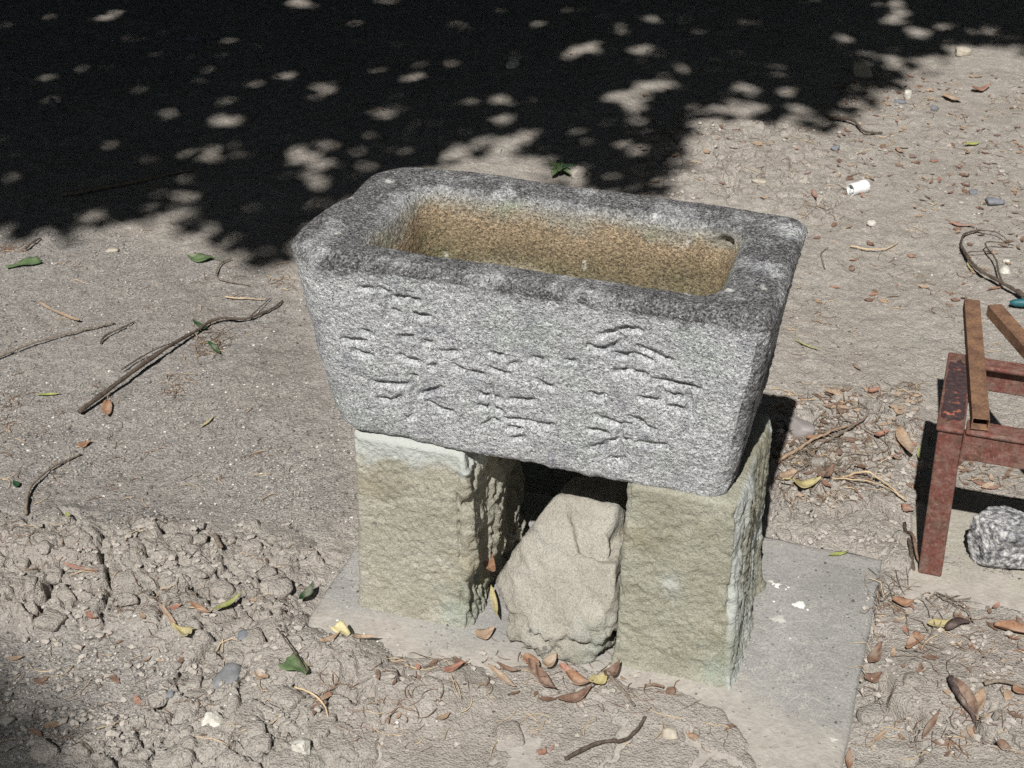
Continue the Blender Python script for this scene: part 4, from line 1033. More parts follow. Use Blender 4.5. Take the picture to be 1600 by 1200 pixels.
leaf('slim reddish leaf lying on the clods at left', (103, 896), (155, 908), 0.012, 'lance', G['l_red'], 0.08, 0.3, seed=15, lift=0.004)
leaf('long pale brown leaf on the clods near the yellow torn leaf', (250, 960), (286, 1004), 0.012, 'lance', G['l_tan'], 0.05, 0.3, seed=16, lift=0.004)
leaf('cream coloured torn leaf with holes on the front edge of the slab', (548, 1030), (527, 1014), 0.028, 'torn', G['l_cream'], 0.15, 0.3, seed=17, lift=0.005)
leaf('slim brown leaf pointing right on the front edge of the slab', (548, 1026), (592, 1024), 0.012, 'lance', G['l_tan'], 0.1, 0.4, seed=18, lift=0.004)
leaf('dull brown leaf under the cream leaf at the slab front', (503, 1042), (536, 1026), 0.014, 'lance', G['l_tan'], 0.1, 0.3, seed=19, lift=0.003)
leaf('small reddish leaf on the soil in front of the slab', (693, 1082), (726, 1070), 0.017, 'ovate', G['l_red'], 0.15, 0.3, seed=20, lift=0.004)
leaf('olive brown long leaf left of the dry leaf pile at the wedge stone', (762, 1062), (806, 1096), 0.016, 'lance', G['l_tan'], 0.1, 0.4, seed=21, lift=0.006)
leaf('orange leaf standing upright between the left post and the wedge stone', (769, 940), (764, 906), 0.022, 'strip', G['l_orange'], 0.15, 0.4, seed=22, lift=0.05, zf=0.05)
leaf('olive leaf hanging below the upright orange leaf beside the wedge stone', (768, 936), (776, 985), 0.014, 'lance', G['l_yellow'], 0.1, 0.4, seed=23, lift=0.02, zf=0.032)
leaf('pale pinkish crumpled leaf at the foot of the left post', (742, 1000), (774, 990), 0.03, 'ovate', G['l_tan'], 0.2, 0.4, seed=24, lift=0.004, zf=0.031)
leaf('brown leaf stuck upright in the gap beside the right post', (956, 972), (944, 938), 0.013, 'lance', G['l_red'], 0.05, 0.4, seed=25, lift=0.05, zf=0.06)
pile = [('large orange leaf in the middle of the leaf pile below the wedge stone', (884, 1078), (926, 1092), 0.030, 'ovate', 'l_orange', 30),
        ('curled orange brown leaf at the left of the leaf pile', (818, 1050), (842, 1066), 0.026, 'ovate', 'l_orange', 31),
        ('tan leaf standing between orange leaves in the pile', (852, 1072), (868, 1050), 0.022, 'ovate', 'l_tan', 32),
        ('dark brown curved leaf at the left front of the leaf pile', (838, 1076), (868, 1112), 0.026, 'lance', 'l_brown', 33),
        ('grey brown leaf lying across the front of the leaf pile', (868, 1122), (926, 1098), 0.024, 'lance', 'l_brown', 34),
        ('yellowish leaf at the right of the leaf pile', (922, 1096), (948, 1078), 0.026, 'ovate', 'l_yellow', 35),
        ('pale yellow upright leaf at the top right of the leaf pile', (946, 1072), (954, 1040), 0.020, 'ovate', 'l_yellow', 36),
        ('small purple brown leaf at the right end of the leaf pile', (942, 1088), (968, 1066), 0.022, 'ovate', 'l_brown', 37),
        ('small reddish leaf above the large orange leaf of the pile', (874, 1062), (900, 1074), 0.018, 'lance', 'l_red', 38),
        ('thin brown leaf at the far left of the leaf pile', (776, 1062), (812, 1072), 0.014, 'lance', 'l_brown', 39),
        ('brown leaf half under the left of the leaf pile', (826, 1062), (852, 1090), 0.020, 'ovate', 'l_brown', 40)]
for k, (lb, a, b, w, sh, c, sd) in enumerate(pile):
    leaf(lb, a, b, w, sh, G[c], 0.25, 0.5, 0.004 + 0.003 * (k % 4), 0.15 * ((k % 3) - 1), seed=sd, group='dry leaves piled below the wedge stone')
leaf('small yellow green leaf lying on the back edge of the grey slab', (1294, 870), (1326, 863), 0.011, 'lance', G['l_lime'], 0.03, 0.15, seed=50, lift=0.002, zf=0.031)
leaf('thin yellow green sliver on the bare ground right of the basin', (1242, 526), (1284, 542), 0.008, 'lance', G['l_lime'], 0.08, 0.2, seed=51)
leaf('wide tan leaf curled up behind the right post in the litter', (1238, 762), (1282, 758), 0.032, 'ovate', G['l_yellow'], 0.35, 0.4, seed=52, lift=0.006, stem=0.02)
leaf('purple brown leaf beside the curled tan leaf in the litter', (1276, 752), (1304, 734), 0.024, 'ovate', G['l_brown'], 0.15, 0.3, seed=53, lift=0.006)
leaf('dull pink leaf at the foot of the right post in the litter', (1218, 748), (1246, 740), 0.03, 'ovate', G['l_tan'], 0.15, 0.3, seed=54, lift=0.004)
leaf('dark reddish leaf in the middle of the litter left of the stool', (1366, 684), (1388, 676), 0.018, 'ovate', G['l_red'], 0.2, 0.4, seed=55, lift=0.006)
leaf('large pale tan leaf against the shadow of the stool leg', (1404, 674), (1424, 716), 0.032, 'ovate', G['l_tan'], 0.12, 0.3, seed=56, lift=0.01)
leaf('green blade of leaf in the shadow edge of the stool leg', (1436, 716), (1438, 694), 0.010, 'lance', G['l_lime'], 0.05, 0.2, seed=57, lift=0.008)
leaf('brown leaf lying across the upper edge of the litter', (1286, 612), (1318, 608), 0.020, 'lance', G['l_tan'], 0.15, 0.3, seed=58, lift=0.004)
leaf('small pink leaf at the upper edge of the litter', (1358, 612), (1374, 604), 0.018, 'ovate', G['l_red'], 0.15, 0.3, seed=59, lift=0.004)
leaf('small orange leaf beside the cloudy plastic scrap', (1260, 690), (1276, 684), 0.017, 'ovate', G['l_orange'], 0.15, 0.3, seed=60, lift=0.006)
leaf('tiny yellow orange leaf above the plastic scrap', (1252, 662), (1259, 674), 0.011, 'lance', G['l_orange'], 0.15, 0.3, seed=61, lift=0.004)
leaf('small brown leaf on the bare ground right of the basin', (1334, 562), (1346, 573), 0.011, 'lance', G['l_brown'], 0.1, 0.3, seed=62)
leaf('orange brown leaf piece at the foot of the stool leg shadow', (1408, 792), (1424, 802), 0.026, 'torn', G['l_red'], 0.08, 0.2, seed=63, lift=0.006)
leaf('brown leaf at the right edge of the grey slab', (1394, 944), (1428, 942), 0.028, 'ovate', G['l_orange'], 0.2, 0.4, seed=64, lift=0.006)
leaf('pale yellow green leaf on the soil at the edge of the buff slab', (1450, 982), (1486, 972), 0.026, 'ovate', G['l_yellow'], 0.12, 0.3, seed=65, lift=0.006)
leaf('dark withered curled leaf beside the pale yellow leaf', (1476, 988), (1514, 978), 0.022, 'ovate', G['l_dark'], -0.25, -0.6, seed=66, lift=0.008)
leaf('rust coloured folded leaf on the soil right of the slab', (1416, 1020), (1436, 998), 0.024, 'torn', G['l_orange'], 0.15, 0.4, seed=67, lift=0.006)
leaf('purple grey leaf against the right side of the slab', (1356, 1040), (1378, 1010), 0.024, 'ovate', G['l_brown'], 0.15, 0.3, seed=68, lift=0.006)
leaf('brown crumpled leaf lower along the right side of the slab', (1350, 1066), (1378, 1058), 0.026, 'ovate', G['l_brown'], 0.2, 0.4, seed=69, lift=0.006)
leaf('large brown rolled leaf on the cracked soil at right', (1490, 1078), (1522, 1138), 0.034, 'lance', G['l_brown'], 0.12, 0.9, seed=70, lift=0.006)
leaf('pale tan leaf beside the large rolled leaf at right', (1532, 1086), (1522, 1130), 0.024, 'lance', G['l_tan'], 0.1, 0.4, seed=71, lift=0.006)
leaf('orange lobed leaf cut by the right edge of the picture', (1578, 1094), (1616, 1100), 0.028, 'ovate', G['l_orange'], 0.1, 0.3, seed=72, lift=0.008)
leaf('slim brown leaf upright on the plates of soil right of the slab', (1442, 1158), (1466, 1112), 0.014, 'lance', G['l_brown'], 0.06, 0.4, seed=73, lift=0.004)
leaf('small tan leaf low on the soil plates right of the slab', (1362, 1158), (1388, 1142), 0.012, 'lance', G['l_tan'], 0.1, 0.3, seed=74, lift=0.003)
leaf('dark flat leaf on the soil near the lower right corner', (1556, 1166), (1580, 1176), 0.022, 'ovate', G['l_brown'], 0.1, 0.3, seed=75, lift=0.004)
leaf('thin brown bent leaf on the lower part of the slab', (1130, 1160), (1176, 1121), 0.011, 'lance', G['l_brown'], 0.12, 0.5, seed=76, lift=0.004)
leaf('orange brown leaf tip standing at the slab edge by the bottom of the picture', (1324, 1210), (1328, 1176), 0.014, 'lance', G['l_orange'], 0.1, 0.6, seed=77, lift=0.012)
leaf('cream leaf lying beside the speckled rock under the stool', (1530, 806), (1572, 792), 0.030, 'ovate', G['l_cream'], 0.15, 0.3, seed=78, lift=0.006)
leaf('dull pink leaf behind the speckled rock', (1566, 812), (1606, 806), 0.03, 'ovate', G['l_tan'], 0.15, 0.3, seed=79, lift=0.006)
leaf('two pronged yellow leaf on the bright ground at upper right', (1506, 222), (1532, 218), 0.022, 'lance', G['l_lime'], 0.15, 0.3, seed=80)
leaf('yellow orange leaf lying on the ground behind the basin', (1038, 248), (1064, 247), 0.016, 'lance', G['l_orange'], 0.2, 0.4, seed=81)
leaf('small red leaf behind the right back corner of the basin', (1268, 298), (1276, 310), 0.018, 'lance', G['l_red'], 0.1, 0.3, seed=82)
leaf('small tan leaf in front of the grey pebbles at upper right', (1399, 228), (1415, 235), 0.016, 'lance', G['l_orange'], 0.1, 0.3, seed=83)
leaf('reddish brown leaf on the litter at upper right', (1518, 138), (1548, 134), 0.034, 'ovate', G['l_red'], 0.2, 0.3, seed=84, lift=0.006)
leaf('light brown leaf beside the reddish leaf at upper right', (1472, 146), (1504, 154), 0.034, 'ovate', G['l_tan'], 0.2, 0.3, seed=85, lift=0.006)
leaf('brown leaf lying next to the curled twig at right', (1484, 340), (1526, 346), 0.018, 'lance', G['l_red'], 0.1, 0.4, seed=86, lift=0.004)
leaf('yellow green leaf sliver left of the curled twig', (1512, 404), (1522, 416), 0.014, 'lance', G['l_yellow'], 0.1, 0.3, seed=87)
leaf('thin orange leaf in front of the curled twig', (1544, 444), (1570, 438), 0.010, 'lance', G['l_orange'], 0.05, 0.2, seed=88)
leaf('tan strip of leaf curving on the grit at left', (60, 468), (124, 496), 0.012, 'strip', G['l_tan'], 0.06, 0.3, seed=89, lift=0.004, wave=1.6)
leaf('small yellow leaf on the soil at left above the clods', (104, 806), (108, 812), 0.010, 'ovate', G['l_lime'], 0.1, 0.2, seed=90)
leaf('thin yellow leaf in the sunlit patch behind the basin', (1042, 132), (1052, 139), 0.014, 'lance', G['l_yellow'], 0.1, 0.2, seed=91)
leaf('small dark leaf roll at the right end of the soil by the stool', (1552, 986), (1612, 996), 0.026, 'strip', G['l_orange'], 0.02, 1.1, seed=92, lift=0.008)
leaf('brown leaf at lower left among clods near the slate shard', (420, 1090), (402, 1078), 0.020, 'ovate', G['l_tan'], 0.1, 0.3, seed=93, lift=0.004)
leaf('small orange leaf on the soil at the bottom edge left of centre', (842, 1196), (852, 1186), 0.014, 'ovate', G['l_red'], 0.1, 0.3, seed=94, lift=0.003)
leaf('small orange brown leaf beside the smooth tan pebble', (1072, 1156), (1086, 1172), 0.014, 'torn', G['l_orange'], 0.1, 0.3, seed=95, lift=0.004)

# ------------------------------------------------------------------ twigs and vines
twig('long dark stick lying diagonally on the grit left of the basin', [(124, 638), (190, 590), (250, 550), (300, 518), (340, 495), (385, 495), (420, 482), (440, 466)], 0.0046, 0.0018, G['bark'], [0.008, 0.014, 0.016, 0.008, 0.01, 0.008, 0.005, 0.004], branches=[([(188, 572), (230, 550), (280, 530)], [0.006, 0.007, 0.01], 0.0020), ([(388, 496), (405, 480), (422, 462)], [0.004, 0.006, 0.002], 0.0018)], seed=1, n=40)
twig('thin straight twig entering from the left edge on the grit', [(-30, 562), (0, 548), (50, 528), (110, 514), (178, 498)], 0.0030, 0.0016, G['bark_grey'], [0.004, 0.006, 0.008, 0.006, 0.003], seed=2)
twig('short curved twig right of the tan leaf strip', [(156, 532), (166, 518), (190, 506), (210, 497)], 0.0022, 0.0012, G['bark'], [0.004, 0.006, 0.006, 0.003], seed=3)
twig('bent dark twig above the clods at left', [(37, 797), (42, 768), (58, 742), (90, 718), (124, 701)], 0.0032, 0.0015, G['bark_grey'], [0.003, 0.006, 0.008, 0.006, 0.002], seed=4)
twig('grey stick lying in the deep shade at left', [(95, 302), (150, 290), (210, 280), (300, 262)], 0.0060, 0.0030, G['bark_grey'], [0.003, 0.008, 0.008, 0.003], seed=5)
twig('hooked thin root in front of the shadow left of the basin', [(360, 398), (345, 405), (337, 420), (344, 432), (388, 441)], 0.0020, 0.0012, G['bark_grey'], [0.004, 0.006, 0.006, 0.004, 0.003], seed=6)
twig('pale straw lying left of the basin', [(352, 461), (380, 463), (415, 463)], 0.0016, 0.0010, G['straw'], [0.004, 0.005, 0.002], seed=7)
twig('twig entering from the left edge near the red dry roots', [(38, 384), (48, 374), (62, 366)], 0.0028, 0.0014, G['bark'], [0.004, 0.008, 0.004], seed=8)
twig('wavy dark twig at the edge of the tree shadow, upper right', [(1296, 183), (1330, 186), (1350, 203), (1378, 206)], 0.0045, 0.0025, G['bark'], [0.004, 0.01, 0.008, 0.003], seed=9)
twig('dark vine twig curled into a loop at the right edge', [(1640, 482), (1598, 455), (1570, 438), (1530, 415), (1508, 385), (1502, 372), (1510, 358), (1530, 351)], 0.0052, 0.0020, G['bark'], [0.01, 0.012, 0.014, 0.014, 0.012, 0.01, 0.01, 0.006], branches=[([(1570, 438), (1560, 415), (1558, 398), (1541, 376), (1552, 370), (1585, 374)], [0.014, 0.016, 0.02, 0.02, 0.02, 0.01], 0.0026), ([(1514, 387), (1535, 385), (1552, 384)], [0.012, 0.012, 0.01], 0.0016), ([(1530, 351), (1560, 356), (1580, 372)], [0.008, 0.014, 0.008], 0.0018)], seed=10, n=40, cat='vine')
twig('dark curved stick on the soil at the bottom edge of the picture', [(884, 1206), (930, 1184), (975, 1172), (996, 1160), (1006, 1144)], 0.0032, 0.0022, G['bark'], [0.003, 0.005, 0.005, 0.004, 0.0], seed=11)
twig('thin stalk with a round knob running right from the leaf pile', [(970, 1068), (1000, 1080), (1036, 1096)], 0.0018, 0.0020, G['l_brown'], [0.01, 0.006, 0.004], seed=12)
stone('seed_knob', 'small dark round seed knob at the end of the thin stalk', 1045, 1102, (0.016, 0.014, 0.012), G['l_brown'], 44, 3, 'seed', None, 0.2, 5, 0.5)
twig('dark jointed stem pointing down right from the leaf pile', [(946, 1074), (966, 1096), (978, 1110), (990, 1126)], 0.0026, 0.0018, G['bark_grey'], [0.012, 0.006, 0.004, 0.003], seed=13)
twig('pair of pale straws bent across the litter left of the stool', [(1310, 732), (1350, 740), (1370, 748), (1395, 770), (1416, 786)], 0.0020, 0.0013, G['straw'], [0.008, 0.014, 0.014, 0.01, 0.006], branches=[([(1300, 752), (1340, 752), (1380, 762), (1412, 784)], [0.004, 0.01, 0.012, 0.006], 0.0015)], seed=14)
twig('bare twig standing at the foot of the stool leg', [(1414, 810), (1418, 850), (1426, 880), (1440, 912)], 0.0030, 0.0030, G['bark'], [0.004, 0.006, 0.006, 0.003], seed=15)
twig('reddish stalk crossing the bottom of the stool leg', [(1420, 830), (1432, 862), (1452, 890)], 0.0024, 0.0018, G['l_brown'], [0.015, 0.022, 0.012], seed=16)
twig('dark twig crossing the litter left of the stool', [(1296, 690), (1330, 668), (1354, 650), (1340, 622)], 0.0024, 0.0016, G['bark_grey'], [0.006, 0.01, 0.008, 0.006], seed=17)
twig('long brown stalk at the foot of the right post in the litter', [(1212, 726), (1250, 700), (1290, 680), (1330, 664)], 0.0034, 0.0020, G['l_tan'], [0.004, 0.01, 0.012, 0.006], seed=18)
twig('grey root curving across the cracked soil at lower right', [(1536, 1082), (1560, 1078), (1600, 1090), (1640, 1100)], 0.0034, 0.0026, G['bark_grey'], [0.006, 0.01, 0.008, 0.004], seed=19)
twig('thin stem rising from the green triangular leaf piece', [(484, 1086), (460, 1050), (435, 1014)], 0.0016, 0.0008, G['bark'], [0.008, 0.014, 0.012], seed=20)
twig('pale root fibre on the soil at bottom left of centre', [(464, 1098), (490, 1116), (508, 1130), (514, 1148)], 0.0018, 0.0010, G['straw'], [0.006, 0.006, 0.006, 0.002], seed=21)
twig('thin pale curved stem with a red tip behind the basin', [(1330, 376), (1350, 380), (1380, 380), (1404, 372)], 0.0020, 0.0012, G['straw'], [0.004, 0.006, 0.006, 0.003], seed=22)
twig('crescent of dry stem on the bare ground right of the basin', [(1290, 412), (1284, 396), (1284, 388), (1294, 380)], 0.0016, 0.0010, G['bark_grey'], [0.003] * 4, seed=23)
twig('short stick on the clods at left below the grit', [(336, 842), (344, 862), (348, 874)], 0.0042, 0.0034, G['bark_grey'], [0.006, 0.01, 0.006], seed=24)
twig('curled dark stalk among the dry leaves at lower right', [(1482, 1072), (1492, 1092), (1510, 1118), (1526, 1134)], 0.0050, 0.0030, G['l_dark'], [0.01, 0.014, 0.01, 0.006], seed=25)

# teal scrap and weed
def teal():
    a, b = at(1578, 472, 0.01), at(1650, 478, 0.01)
    q = spline([(*a[:2], 0.014), (*(0.5 * (a + b))[:2], 0.016), (*b[:2], 0.012)], 8); q[:, 2] += height(q[:, 0], q[:, 1])
    o = tube('plastic_stick', q - q[0], np.array([0.004, 0.0075, 0.009, 0.0085, 0.009, 0.0085, 0.008, 0.004]), plain('teal_plastic', (0.02, 0.11, 0.13), 0.5, 0.4, 0.15, 60), None, tuple(q[0]), 10)
    tag(o, 'teal plastic stick end at the right edge behind the stool', 'plastic piece')
teal()
def weed():
    c = at(876, 272, 0.0); root = empty('weed', (c[0], c[1], gz(c[0], c[1]))); tag(root, 'small green weed growing just behind the back rim of the basin', 'weed')
    R = random.Random(5)
    for k in range(11):
        a = k * 2.4 + R.uniform(-.3, .3); L = R.uniform(0.022, 0.040); el = R.uniform(0.25, 0.9)
        na, nb = 8, 5; V = []
        for i in range(na):
            t = i / (na - 1); hw = 0.010 * outline('ovate', min(max(t, 0.02), 0.98)) * (1 + 0.25 * math.sin(9 * t))
            rr = L * t; z = 0.004 + L * (math.sin(el) * t - 0.45 * t * t)
            for j in range(nb):
                s = j / (nb - 1) * 2 - 1
                V.append((rr * math.cos(a) - s * hw * math.sin(a), rr * math.sin(a) + s * hw * math.cos(a), z + 0.35 * abs(s) * hw + 0.008))
        me = mesh_np('leaf', np.array(V), grid_quads(na, nb, False)); link('leaf', me, G['l_green'] if k % 3 else G['l_dkgreen'], root)
    tube('stem', [(0, 0, -0.004), (0.002, 0, 0.012), (0.003, 0.002, 0.03)], [0.0022, 0.002, 0.001], G['l_green'], root)
weed()
# droppings on the slab: thin raised splashes
def splash(px, py, r, parent, seed, m):
    R = random.Random(seed); p = at(px, py, 0.031); n = 40; bm = bmesh.new()
    c = bm.verts.new((0, 0, 0.0016)); vs_ = []
    for i in range(n):
        a = 2 * math.pi * i / n; k = 1 + 0.22 * math.sin(3 * a + seed) + (R.uniform(0, 0.75) if R.random() < 0.22 else R.uniform(-0.12, 0.12))
        vs_.append(bm.verts.new((r * k * math.cos(a), r * 0.9 * k * math.sin(a), -0.0004)))
    for i in range(n): bm.faces.new([c, vs_[i], vs_[(i + 1) % n]])
    o = from_bm('dropping', bm, m, parent, True); 
    o.location = Vector(p) - parent.location + Vector((0, 0, 0.0004))
mw = plain('dried_white', (0.80, 0.80, 0.76), 0.9, 0.1, 0.1, 200); mg = plain('dried_grey', (0.50, 0.50, 0.46), 0.9, 0.1, 0.2, 200)
for px, py, r, m in ((1249, 945, 0.0085, mw), (1213, 914, 0.0060, mw), (1205, 908, 0.0045, mg), (1217, 967, 0.0095, mg), (1209, 940, 0.0016, mw), (1232, 918, 0.0016, mw), (1302, 1155, 0.0045, mg), (1228, 921, 0.0012, mw), (1262, 953, 0.0018, mw)):
    splash(px, py, r, slab1, int(px), m)

# ------------------------------------------------------------------ uncountable litter and grit
def scatter_px(n, polys, R):
    out = []
    tot = sum(p[-1] for p in polys)
    for x0, y0, x1, y1, wgt in polys:
        m = int(n * wgt / tot); c = 0; ph = R.uniform(0, 50)
        cand = np.array([(R.uniform(x0, x1), R.uniform(y0, y1), R.random()) for _ in range(m * 3 + 3)])
        w = np.clip(0.38 + 1.5 * fbm2(cand[:, 0] / 75 + ph, cand[:, 1] / 45, 2, 7), 0.04, 1)
        out += [tuple(q[:2]) for q in cand[cand[:, 2] < w][:m]]
    return out
def strands(name, label, n, polys, lo, hi, r, m, seed, lift=0.006, bias=None):
    R = random.Random(seed); Vs, Qs, off = [], [], 0
    pts = scatter_px(n, polys, R)
    P0 = np.array([at(a, b)[:2] for a, b in pts])
    allq = []
    for (x, y) in P0:
        L = R.uniform(lo, hi); a = R.uniform(0, 2 * math.pi) if bias is None else R.gauss(bias, 0.9); k = R.uniform(-1.2, 1.2)
        q = []
        for i in range(5):
            t = i / 4 - 0.5; q.append((x + L * (t * math.cos(a) - k * (t * t - 0.1) * math.sin(a)), y + L * (t * math.sin(a) + k * (t * t - 0.1) * math.cos(a)), R.uniform(0, 1)))
        allq.append(q)
    A = np.array(allq); g = height(A[:, :, 0].ravel(), A[:, :, 1].ravel()).reshape(A.shape[:2])
    g = np.maximum(g, (g.max(1, keepdims=True) * 0.6 + g * 0.4))
    u = (A[:, :, 0] - OO[0]) * UU[0] + (A[:, :, 1] - OO[1]) * UU[1]; v = (A[:, :, 0] - OO[0]) * VV[0] + (A[:, :, 1] - OO[1]) * VV[1]
    g = np.where((u > -0.63) & (u < 0.185) & (v > -0.28) & (v < 0.37), np.maximum(g, 0.031), g)
    A[:, :, 2] = g + 0.0008 + lift * A[:, :, 2] ** 2 * np.array([R.uniform(0.1, 1) for _ in range(len(A))])[:, None]
    for q in A:
        rr = r * R.uniform(0.6, 1.3); V, Q = tube_np(q, [rr, rr, rr * .9, rr * .8, rr * .4], 4)
        V = V[:-2]; Q = Q[:-8]
        Vs.append(V); Qs.append(Q + off); off += len(V)
    me = mesh_np(name, np.vstack(Vs), np.vstack(Qs)); o = link(name, me, m)
    return tag(o, label, None, None, 'stuff')
LIT = [(1210, 600, 1440, 800, 5), (1340, 930, 1600, 1200, 2.5), (1230, 300, 1600, 560, 1.6), (1290, 130, 1600, 300, 3), (0, 820, 470, 1190, 2), (470, 1050, 900, 1200, 1.2), (900, 1090, 1180, 1200, 0.4), (1000, 200, 1290, 320, 1.5), (0, 360, 460, 800, 2), (300, 505, 345, 560, 0.7), (240, 590, 295, 620, 0.35), (420, 432, 462, 462, 0.4), (0, 370, 40, 395, 0.4), (0, 610, 50, 670, 0.4), (1255, 320, 1310, 345, 0.25), (770, 1000, 960, 1090, 0.5), (1470, 700, 1600, 800, 0.8), (0, 60, 1250, 340, 2)]
strands('dry_root_fibres', 'dry brown root fibres and grass strands strewn over the soil', 1600, LIT, 0.010, 0.036, 0.00065, G['strand'], 5)
strands('pale_straw_bits', 'pale bits of straw strewn over the soil', 420, LIT, 0.012, 0.05, 0.0008, G['straw'], 6)
strands('dry_grass_clump', 'matted dry roots and grass in the litter behind the right post', 190, [(1215, 700, 1330, 760, 3), (1260, 640, 1380, 740, 3), (1420, 940, 1500, 1060, 2), (1370, 920, 1440, 960, 1), (312, 510, 346, 555, 1.2)], 0.03, 0.09, 0.0009, G['bark_grey'], 7, 0.016)
def flakes(name, label, n, polys, lo, hi, m, seed):
    R = random.Random(seed); pts = scatter_px(n, polys, R); V, Q = [], []
    P = np.array([at(a, b)[:2] for a, b in pts]); g = height(P[:, 0], P[:, 1])
    for (x, y), z in zip(P, g):
        L = R.uniform(lo, hi); w = L * R.uniform(0.25, 0.55); a = R.uniform(0, 6.28); cu = R.uniform(-0.15, 0.35); tl = R.uniform(-0.35, 0.35)
        c, s = math.cos(a), math.sin(a); o = len(V)
        for i in range(4):
            t = i / 3 - 0.5; ww = w * (0.15, 1.0, 0.9, 0.15)[i]
            for j in (-1, 1):
                lx, ly = t * L, j * ww / 2; V.append((x + lx * c - ly * s, y + lx * s + ly * c, z + 0.0025 + cu * L * 2 * t * t + tl * ly + abs(tl) * w * 0.4))
        for i in range(3): Q.append((o + 2 * i, o + 2 * i + 2, o + 2 * i + 3, o + 2 * i + 1))
    me = mesh_np(name, np.array(V), np.array(Q)); o = link(name, me, m); return tag(o, label, None, None, 'stuff')
FL = [(1210, 610, 1440, 790, 5), (1340, 930, 1600, 1200, 1.6), (1300, 110, 1600, 320, 6), (1260, 320, 1600, 480, 2), (1000, 210, 1290, 320, 1), (470, 1060, 900, 1200, 0.8), (0, 830, 450, 1180, 0.8), (1470, 700, 1600, 800, 1), (100, 30, 1250, 260, 2)]
flakes('brown_leaf_scraps', 'brown scraps of dry leaf scattered in the litter', 340, FL, 0.010, 0.028, G['l_brown'], 21)
flakes('reddish_leaf_scraps', 'reddish scraps of dry leaf scattered in the litter', 90, FL, 0.010, 0.026, G['l_red'], 22)
flakes('tan_leaf_scraps', 'tan scraps of dry leaf scattered in the litter', 200, FL, 0.010, 0.028, G['l_tan'], 23)
def grains(name, label, n, polys, lo, hi, m, seed):
    R = np.random.RandomState(seed); rr = random.Random(seed); pts = np.array(scatter_px(n, polys, rr))
    P = np.array([at(a, b)[:2] for a, b in pts]); g = height(P[:, 0], P[:, 1])
    u = (P[:, 0] - OO[0]) * UU[0] + (P[:, 1] - OO[1]) * UU[1]; v = (P[:, 0] - OO[0]) * VV[0] + (P[:, 1] - OO[1]) * VV[1]
    g = np.where((u > -0.63) & (u < 0.185) & (v > -0.28) & (v < 0.37), np.maximum(g, 0.030), g)
    k = len(P); s = lo + (hi - lo) * R.rand(k) ** 2.5
    O = np.array([(1, 0, 0), (-1, 0, 0), (0, 1, 0), (0, -1, 0), (0, 0, 1), (0, 0, -1), (.62, .62, .4), (-.62, .62, .4), (.62, -.62, .4), (-.62, -.62, .4)], float)
    T = np.array([(0, 6, 8), (4, 8, 6), (1, 9, 7), (4, 7, 9), (2, 7, 6), (4, 6, 7), (3, 8, 9), (4, 9, 8), (5, 2, 0), (5, 1, 2), (5, 3, 1), (5, 0, 3), (0, 2, 6), (1, 7, 2), (1, 3, 9), (0, 8, 3)])
    V = O[None] * (1 + 0.45 * (R.rand(k, 10, 1) - 0.5)) * (s[:, None, None] / 2) * (0.7 + 0.6 * R.rand(k, 1, 3))
    a = R.rand(k) * 6.283; c, sn = np.cos(a)[:, None], np.sin(a)[:, None]
    X = V[:, :, 0] * c - V[:, :, 1] * sn + P[:, :1]; Y = V[:, :, 0] * sn + V[:, :, 1] * c + P[:, 1:2]; Z = V[:, :, 2] * 0.8 + (g + s * 0.18)[:, None]
    W = np.stack([X, Y, Z], -1).reshape(-1, 3); Q = (T[None] + 10 * np.arange(k)[:, None, None]).reshape(-1, 3)
    me = mesh_np(name, W, Q, False); o = link(name, me, m); return tag(o, label, None, None, 'stuff')
GR = [(-20, 350, 480, 830, 10), (460, 640, 560, 850, 1), (0, 1000, 260, 1180, 1), (1200, 330, 1620, 620, 1.5), (0, 820, 500, 1200, 1.2), (450, 1040, 1150, 1200, 0.6), (1340, 900, 1620, 1200, 0.6), (1200, 100, 1620, 330, 0.5), (470, 880, 760, 1060, 0.5), (1150, 850, 1370, 1200, 0.3)]
grains('sand_grit', 'grey sand grit strewn over the ground left of the basin', 9000, GR, 0.0020, 0.0065, plain('grey_grit', (0.32, 0.305, 0.285), 0.9, 0.2, 0.25, 9), 31)
grains('dark_grit', 'dark grit strewn over the ground left of the basin', 1300, GR, 0.0020, 0.0062, plain('dark_grit', (0.10, 0.095, 0.09), 0.9, 0.2, 0.3, 9), 32)
grains('white_grit', 'white grit strewn over the ground left of the basin', 700, GR, 0.0020, 0.0055, plain('white_grit', (0.62, 0.61, 0.58), 0.9, 0.2, 0.2, 9), 33)
CL = [(0, 820, 480, 1190, 6), (470, 1040, 1000, 1200, 0.8), (1205, 620, 1430, 880, 4), (1340, 930, 1620, 1200, 2), (1000, 200, 1320, 320, 1.5), (1300, 120, 1620, 330, 1.5)]
grains('soil_crumbs', 'crumbs of dry soil between the clods', 1700, CL, 0.004, 0.014, G['p_soil'], 34)

